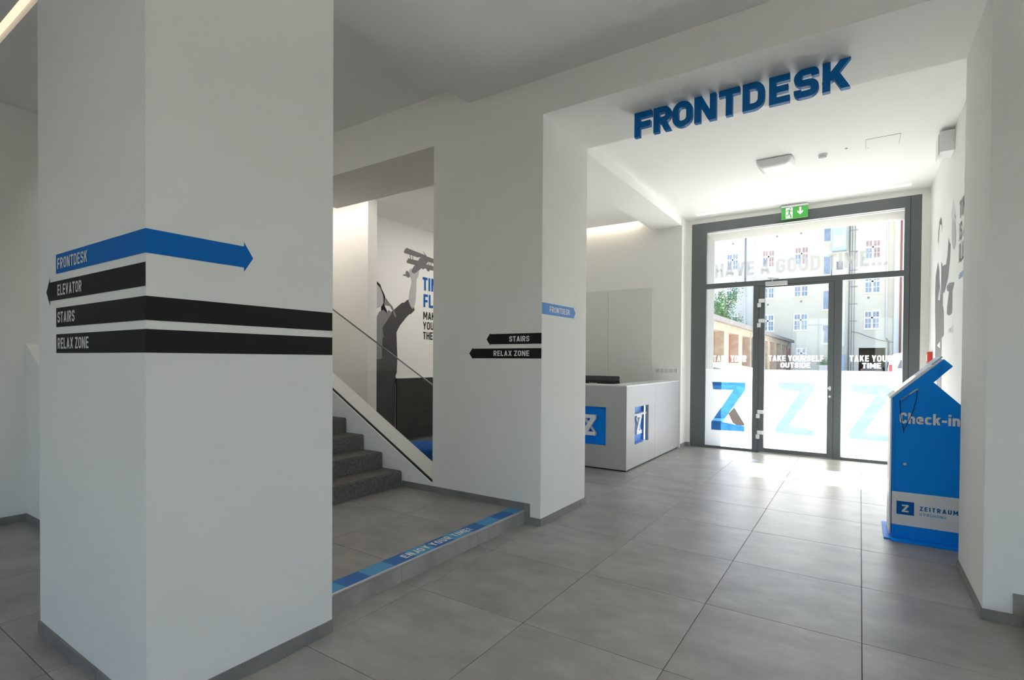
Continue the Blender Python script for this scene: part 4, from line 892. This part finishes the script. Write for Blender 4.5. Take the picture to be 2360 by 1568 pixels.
# garages
gx = -5.2
ga = thing('garage_row', 'long row of old garages with orange and brown doors', 'garages', (gx - 2.5, 32, -.02))
bays = [26.4 + 3.4 * k for k in range(-4, 7)]
wl = [(gx - .45, gx, 11.0, bays[0], -.02, 2.87)] + [(gx - .45, gx, b_ + 2.35, b_ + 3.4, -.02, 2.87) for b_ in bays[:-1]] + [(gx - .45, gx, bays[-1] + 2.35, 53, -.02, 2.87), (gx - .45, gx, 11.0, 53, 2.87, 3.22), (gx - 3.5, gx - 3.3, 11, 53, -.02, 3.2), (gx - 3.5, gx, 52.8, 53, -.02, 3.2), (gx - 3.5, gx, 11, 11.2, -.02, 3.2)]
boxes('wall', wl, M['garwall'], ga)
prism('roof', [(gx + .25, 3.2), (gx + .25, 3.42), (gx - 3.6, 3.62), (gx - 3.6, 3.4)], 'y', 10.8, 53.3, M['garroof'], ga)
for k, b_ in enumerate(bays):
    dr = box('garage_door', gx - .5, gx - .42, b_, b_ + 2.35, 0, 2.87, M['gardoor'] if k % 2 == 0 else M['gardoor2'], ga)
    box('door_rail', gx - .42, gx - .40, b_ + 1.15, b_ + 1.2, 0, 2.87, M['gardoor2'], dr); box('door_rail', gx - .42, gx - .40, b_, b_ + 2.35, 1.5, 1.56, M['gardoor2'], dr)
for y_ in (32.4, 49.6):
    tube('downpipe', [(gx + .28, y_, 3.2), (gx + .1, y_, 2.8), (gx + .1, y_, 0)], .06, M['pipe'], ga, 8)
box('rust_post', gx + .05, gx + .25, 50.0, 50.4, 0, 2.65, M['pipered'], ga)
# trees behind the garages
def tree(name, label, base, H, spread, n, seed):
    rnd = random.Random(seed); b0 = Vector(base); t = thing(name, label, 'tree', base, 'trees behind the garages')
    bm = bmesh.new(); tube('trunk', [b0, b0 + Vector((.05, .1, H * .4)), b0 + Vector((-.05, .2, H * .8))], .09, M['bark'], t)
    tips = []
    for k in range(12):
        z0_ = H * rnd.uniform(.35, .75); s_ = b0 + Vector((0, .1, z0_)); e_ = s_ + Vector((rnd.uniform(-1, 1) * spread, rnd.uniform(-1, 1) * spread, rnd.uniform(.1, .35) * H))
        m_ = (s_ + e_) / 2 + Vector((0, 0, .2)); tube('branch', [s_, m_, e_], .025, M['bark'], t, 5); tips += [m_, e_, (m_ + e_) / 2]
    for k in range(n):
        c = rnd.choice(tips) + Vector((rnd.gauss(0, .3), rnd.gauss(0, .3), rnd.gauss(0, .3))) - b0
        a_ = Vector((rnd.uniform(-1, 1), rnd.uniform(-1, 1), rnd.uniform(-.6, .6))).normalized(); b_ = a_.orthogonal().normalized(); l_ = rnd.uniform(.07, .13)
        vs = [bm.verts.new(c + a_ * l_), bm.verts.new(c + b_ * l_ * .45), bm.verts.new(c - a_ * l_), bm.verts.new(c - b_ * l_ * .45)]; bm.faces.new(vs)
    f = bm_obj('foliage', bm, M['leaf'], t, b0); f['kind'] = 'stuff'
tree('deciduous_tree', 'taller loose leafy tree rising behind the garage roof', (-10.6, 50.5, -.02), 8.6, 1.5, 1500, 3)
tree('deciduous_tree', 'lower leafy tree close behind the garage roof edge', (-10.5, 46.5, -.02), 7.2, 1.3, 1100, 5)
tree('deciduous_tree', 'small sparse tree near the downpipe behind the garages', (-10.3, 54.0, -.02), 6.6, 1.1, 700, 9)
# vehicles
def car(name, label, prof, X0_, Y0_, width, body, win, tail=None, flip=False, cat='car', group=None):
    Lc = max(p[0] for p in prof); t = thing(name, label, cat, (X0_ + Lc / 2, Y0_ + width / 2, -.02))
    P_ = [(X0_ + (Lc - p if flip else p), q - .02) for p, q in prof]
    prism('body', P_, 'y', Y0_, Y0_ + width, body, t, .05, 3)
    for w_ in win: prism('side_window', [(X0_ + (Lc - p if flip else p), q - .02) for p, q in w_], 'y', Y0_ - .012, Y0_ + .02, M['carg'], t)
    for wx in (.19 * Lc, .80 * Lc):
        wx = X0_ + (Lc - wx if flip else wx)
        wh = lathe('wheel', [(.20, -.02), (.31, 0), (.31, .20), (.20, .22)], (wx, Y0_ - .03, .29), M['tyre'], t, 24, 'y')
        lathe('rim', [(.19, 0), (.17, -.012), (.03, -.015)], (wx, Y0_ - .05, .29), M['silver'], wh, 20, 'y')
    if tail:
        x_ = X0_ + (Lc - tail[0] if flip else tail[0]); box('tail_light', x_ - .02, x_ + .10, Y0_ - .02, Y0_ + .15, tail[1], tail[2], M['tail'], t, .01)
    return t
hatch = [(0, .30), (.02, .75), (.15, .95), (.55, 1.36), (.95, 1.47), (2.1, 1.49), (2.75, 1.36), (3.35, .98), (4.05, .84), (4.18, .62), (4.18, .28), (3.9, .22), (.3, .22)]
car('parked_car', 'white hatchback parked just outside the left sidelight', hatch, -4.95, 12.5, 1.7, M['carw'], [[(.62, .98), (.85, 1.33), (1.55, 1.38), (1.55, .98)], [(1.62, .98), (1.62, 1.38), (2.1, 1.40), (2.62, 1.30), (3.1, .98)]])
van = [(0, .35), (.02, 1.2), (.10, 1.75), (.25, 1.93), (.6, 1.98), (3.0, 1.96), (3.5, 1.75), (4.0, 1.18), (4.7, 1.02), (4.85, .8), (4.85, .3), (4.5, .25), (.3, .25)]
car('parked_van', 'white van parked on the right of the courtyard', van, 1.12, 30, 1.8, M['carw'], [[(.30, 1.25), (.42, 1.62), (.62, 1.72), (1.5, 1.74), (1.5, 1.25)], [(1.65, 1.25), (1.65, 1.74), (2.7, 1.74), (2.7, 1.25)]], (.02, .95, 1.4), cat='van')
dc = car('parked_car', 'dark car standing in the passage of the apartment block', [(p * .43, q) for p, q in [(0, .3), (.05, .8), (.4, 1.0), (.9, 1.42), (3.3, 1.42), (3.8, 1.0), (4.15, .8), (4.18, .3), (3.9, .22), (.3, .22)]], px0 + .1, FYY + .8, 3.6, M['card'], [[(.33, 1.02), (.47, 1.34), (1.32, 1.34), (1.46, 1.02)]], (.06, .72, .92))
pl_ = thing('planter', 'tall pale planter with a small shrub by the apartment block', 'planter', (-2.45, 50, -.02))
prism('pot', [(-2.75, -.02), (-2.65, -.02), (-2.2, -.02), (-2.1, 1.25), (-2.8, 1.25)], 'y', 49.7, 50.3, M['facw'], pl_)
rnd = random.Random(4); bm = bmesh.new()
for k in range(260):
    c = Vector((rnd.gauss(0, .2), rnd.gauss(0, .2), abs(rnd.gauss(0, .25)))); a_ = Vector((rnd.uniform(-1, 1), rnd.uniform(-1, 1), rnd.uniform(-1, 1))).normalized(); b_ = a_.orthogonal()
    bm.faces.new([bm.verts.new(c + a_ * .07), bm.verts.new(c + b_ * .03), bm.verts.new(c - a_ * .07), bm.verts.new(c - b_ * .03)])
tag(bm_obj('foliage', bm, M['leaf'], pl_, (-2.45, 50, 1.25)), kind='stuff')
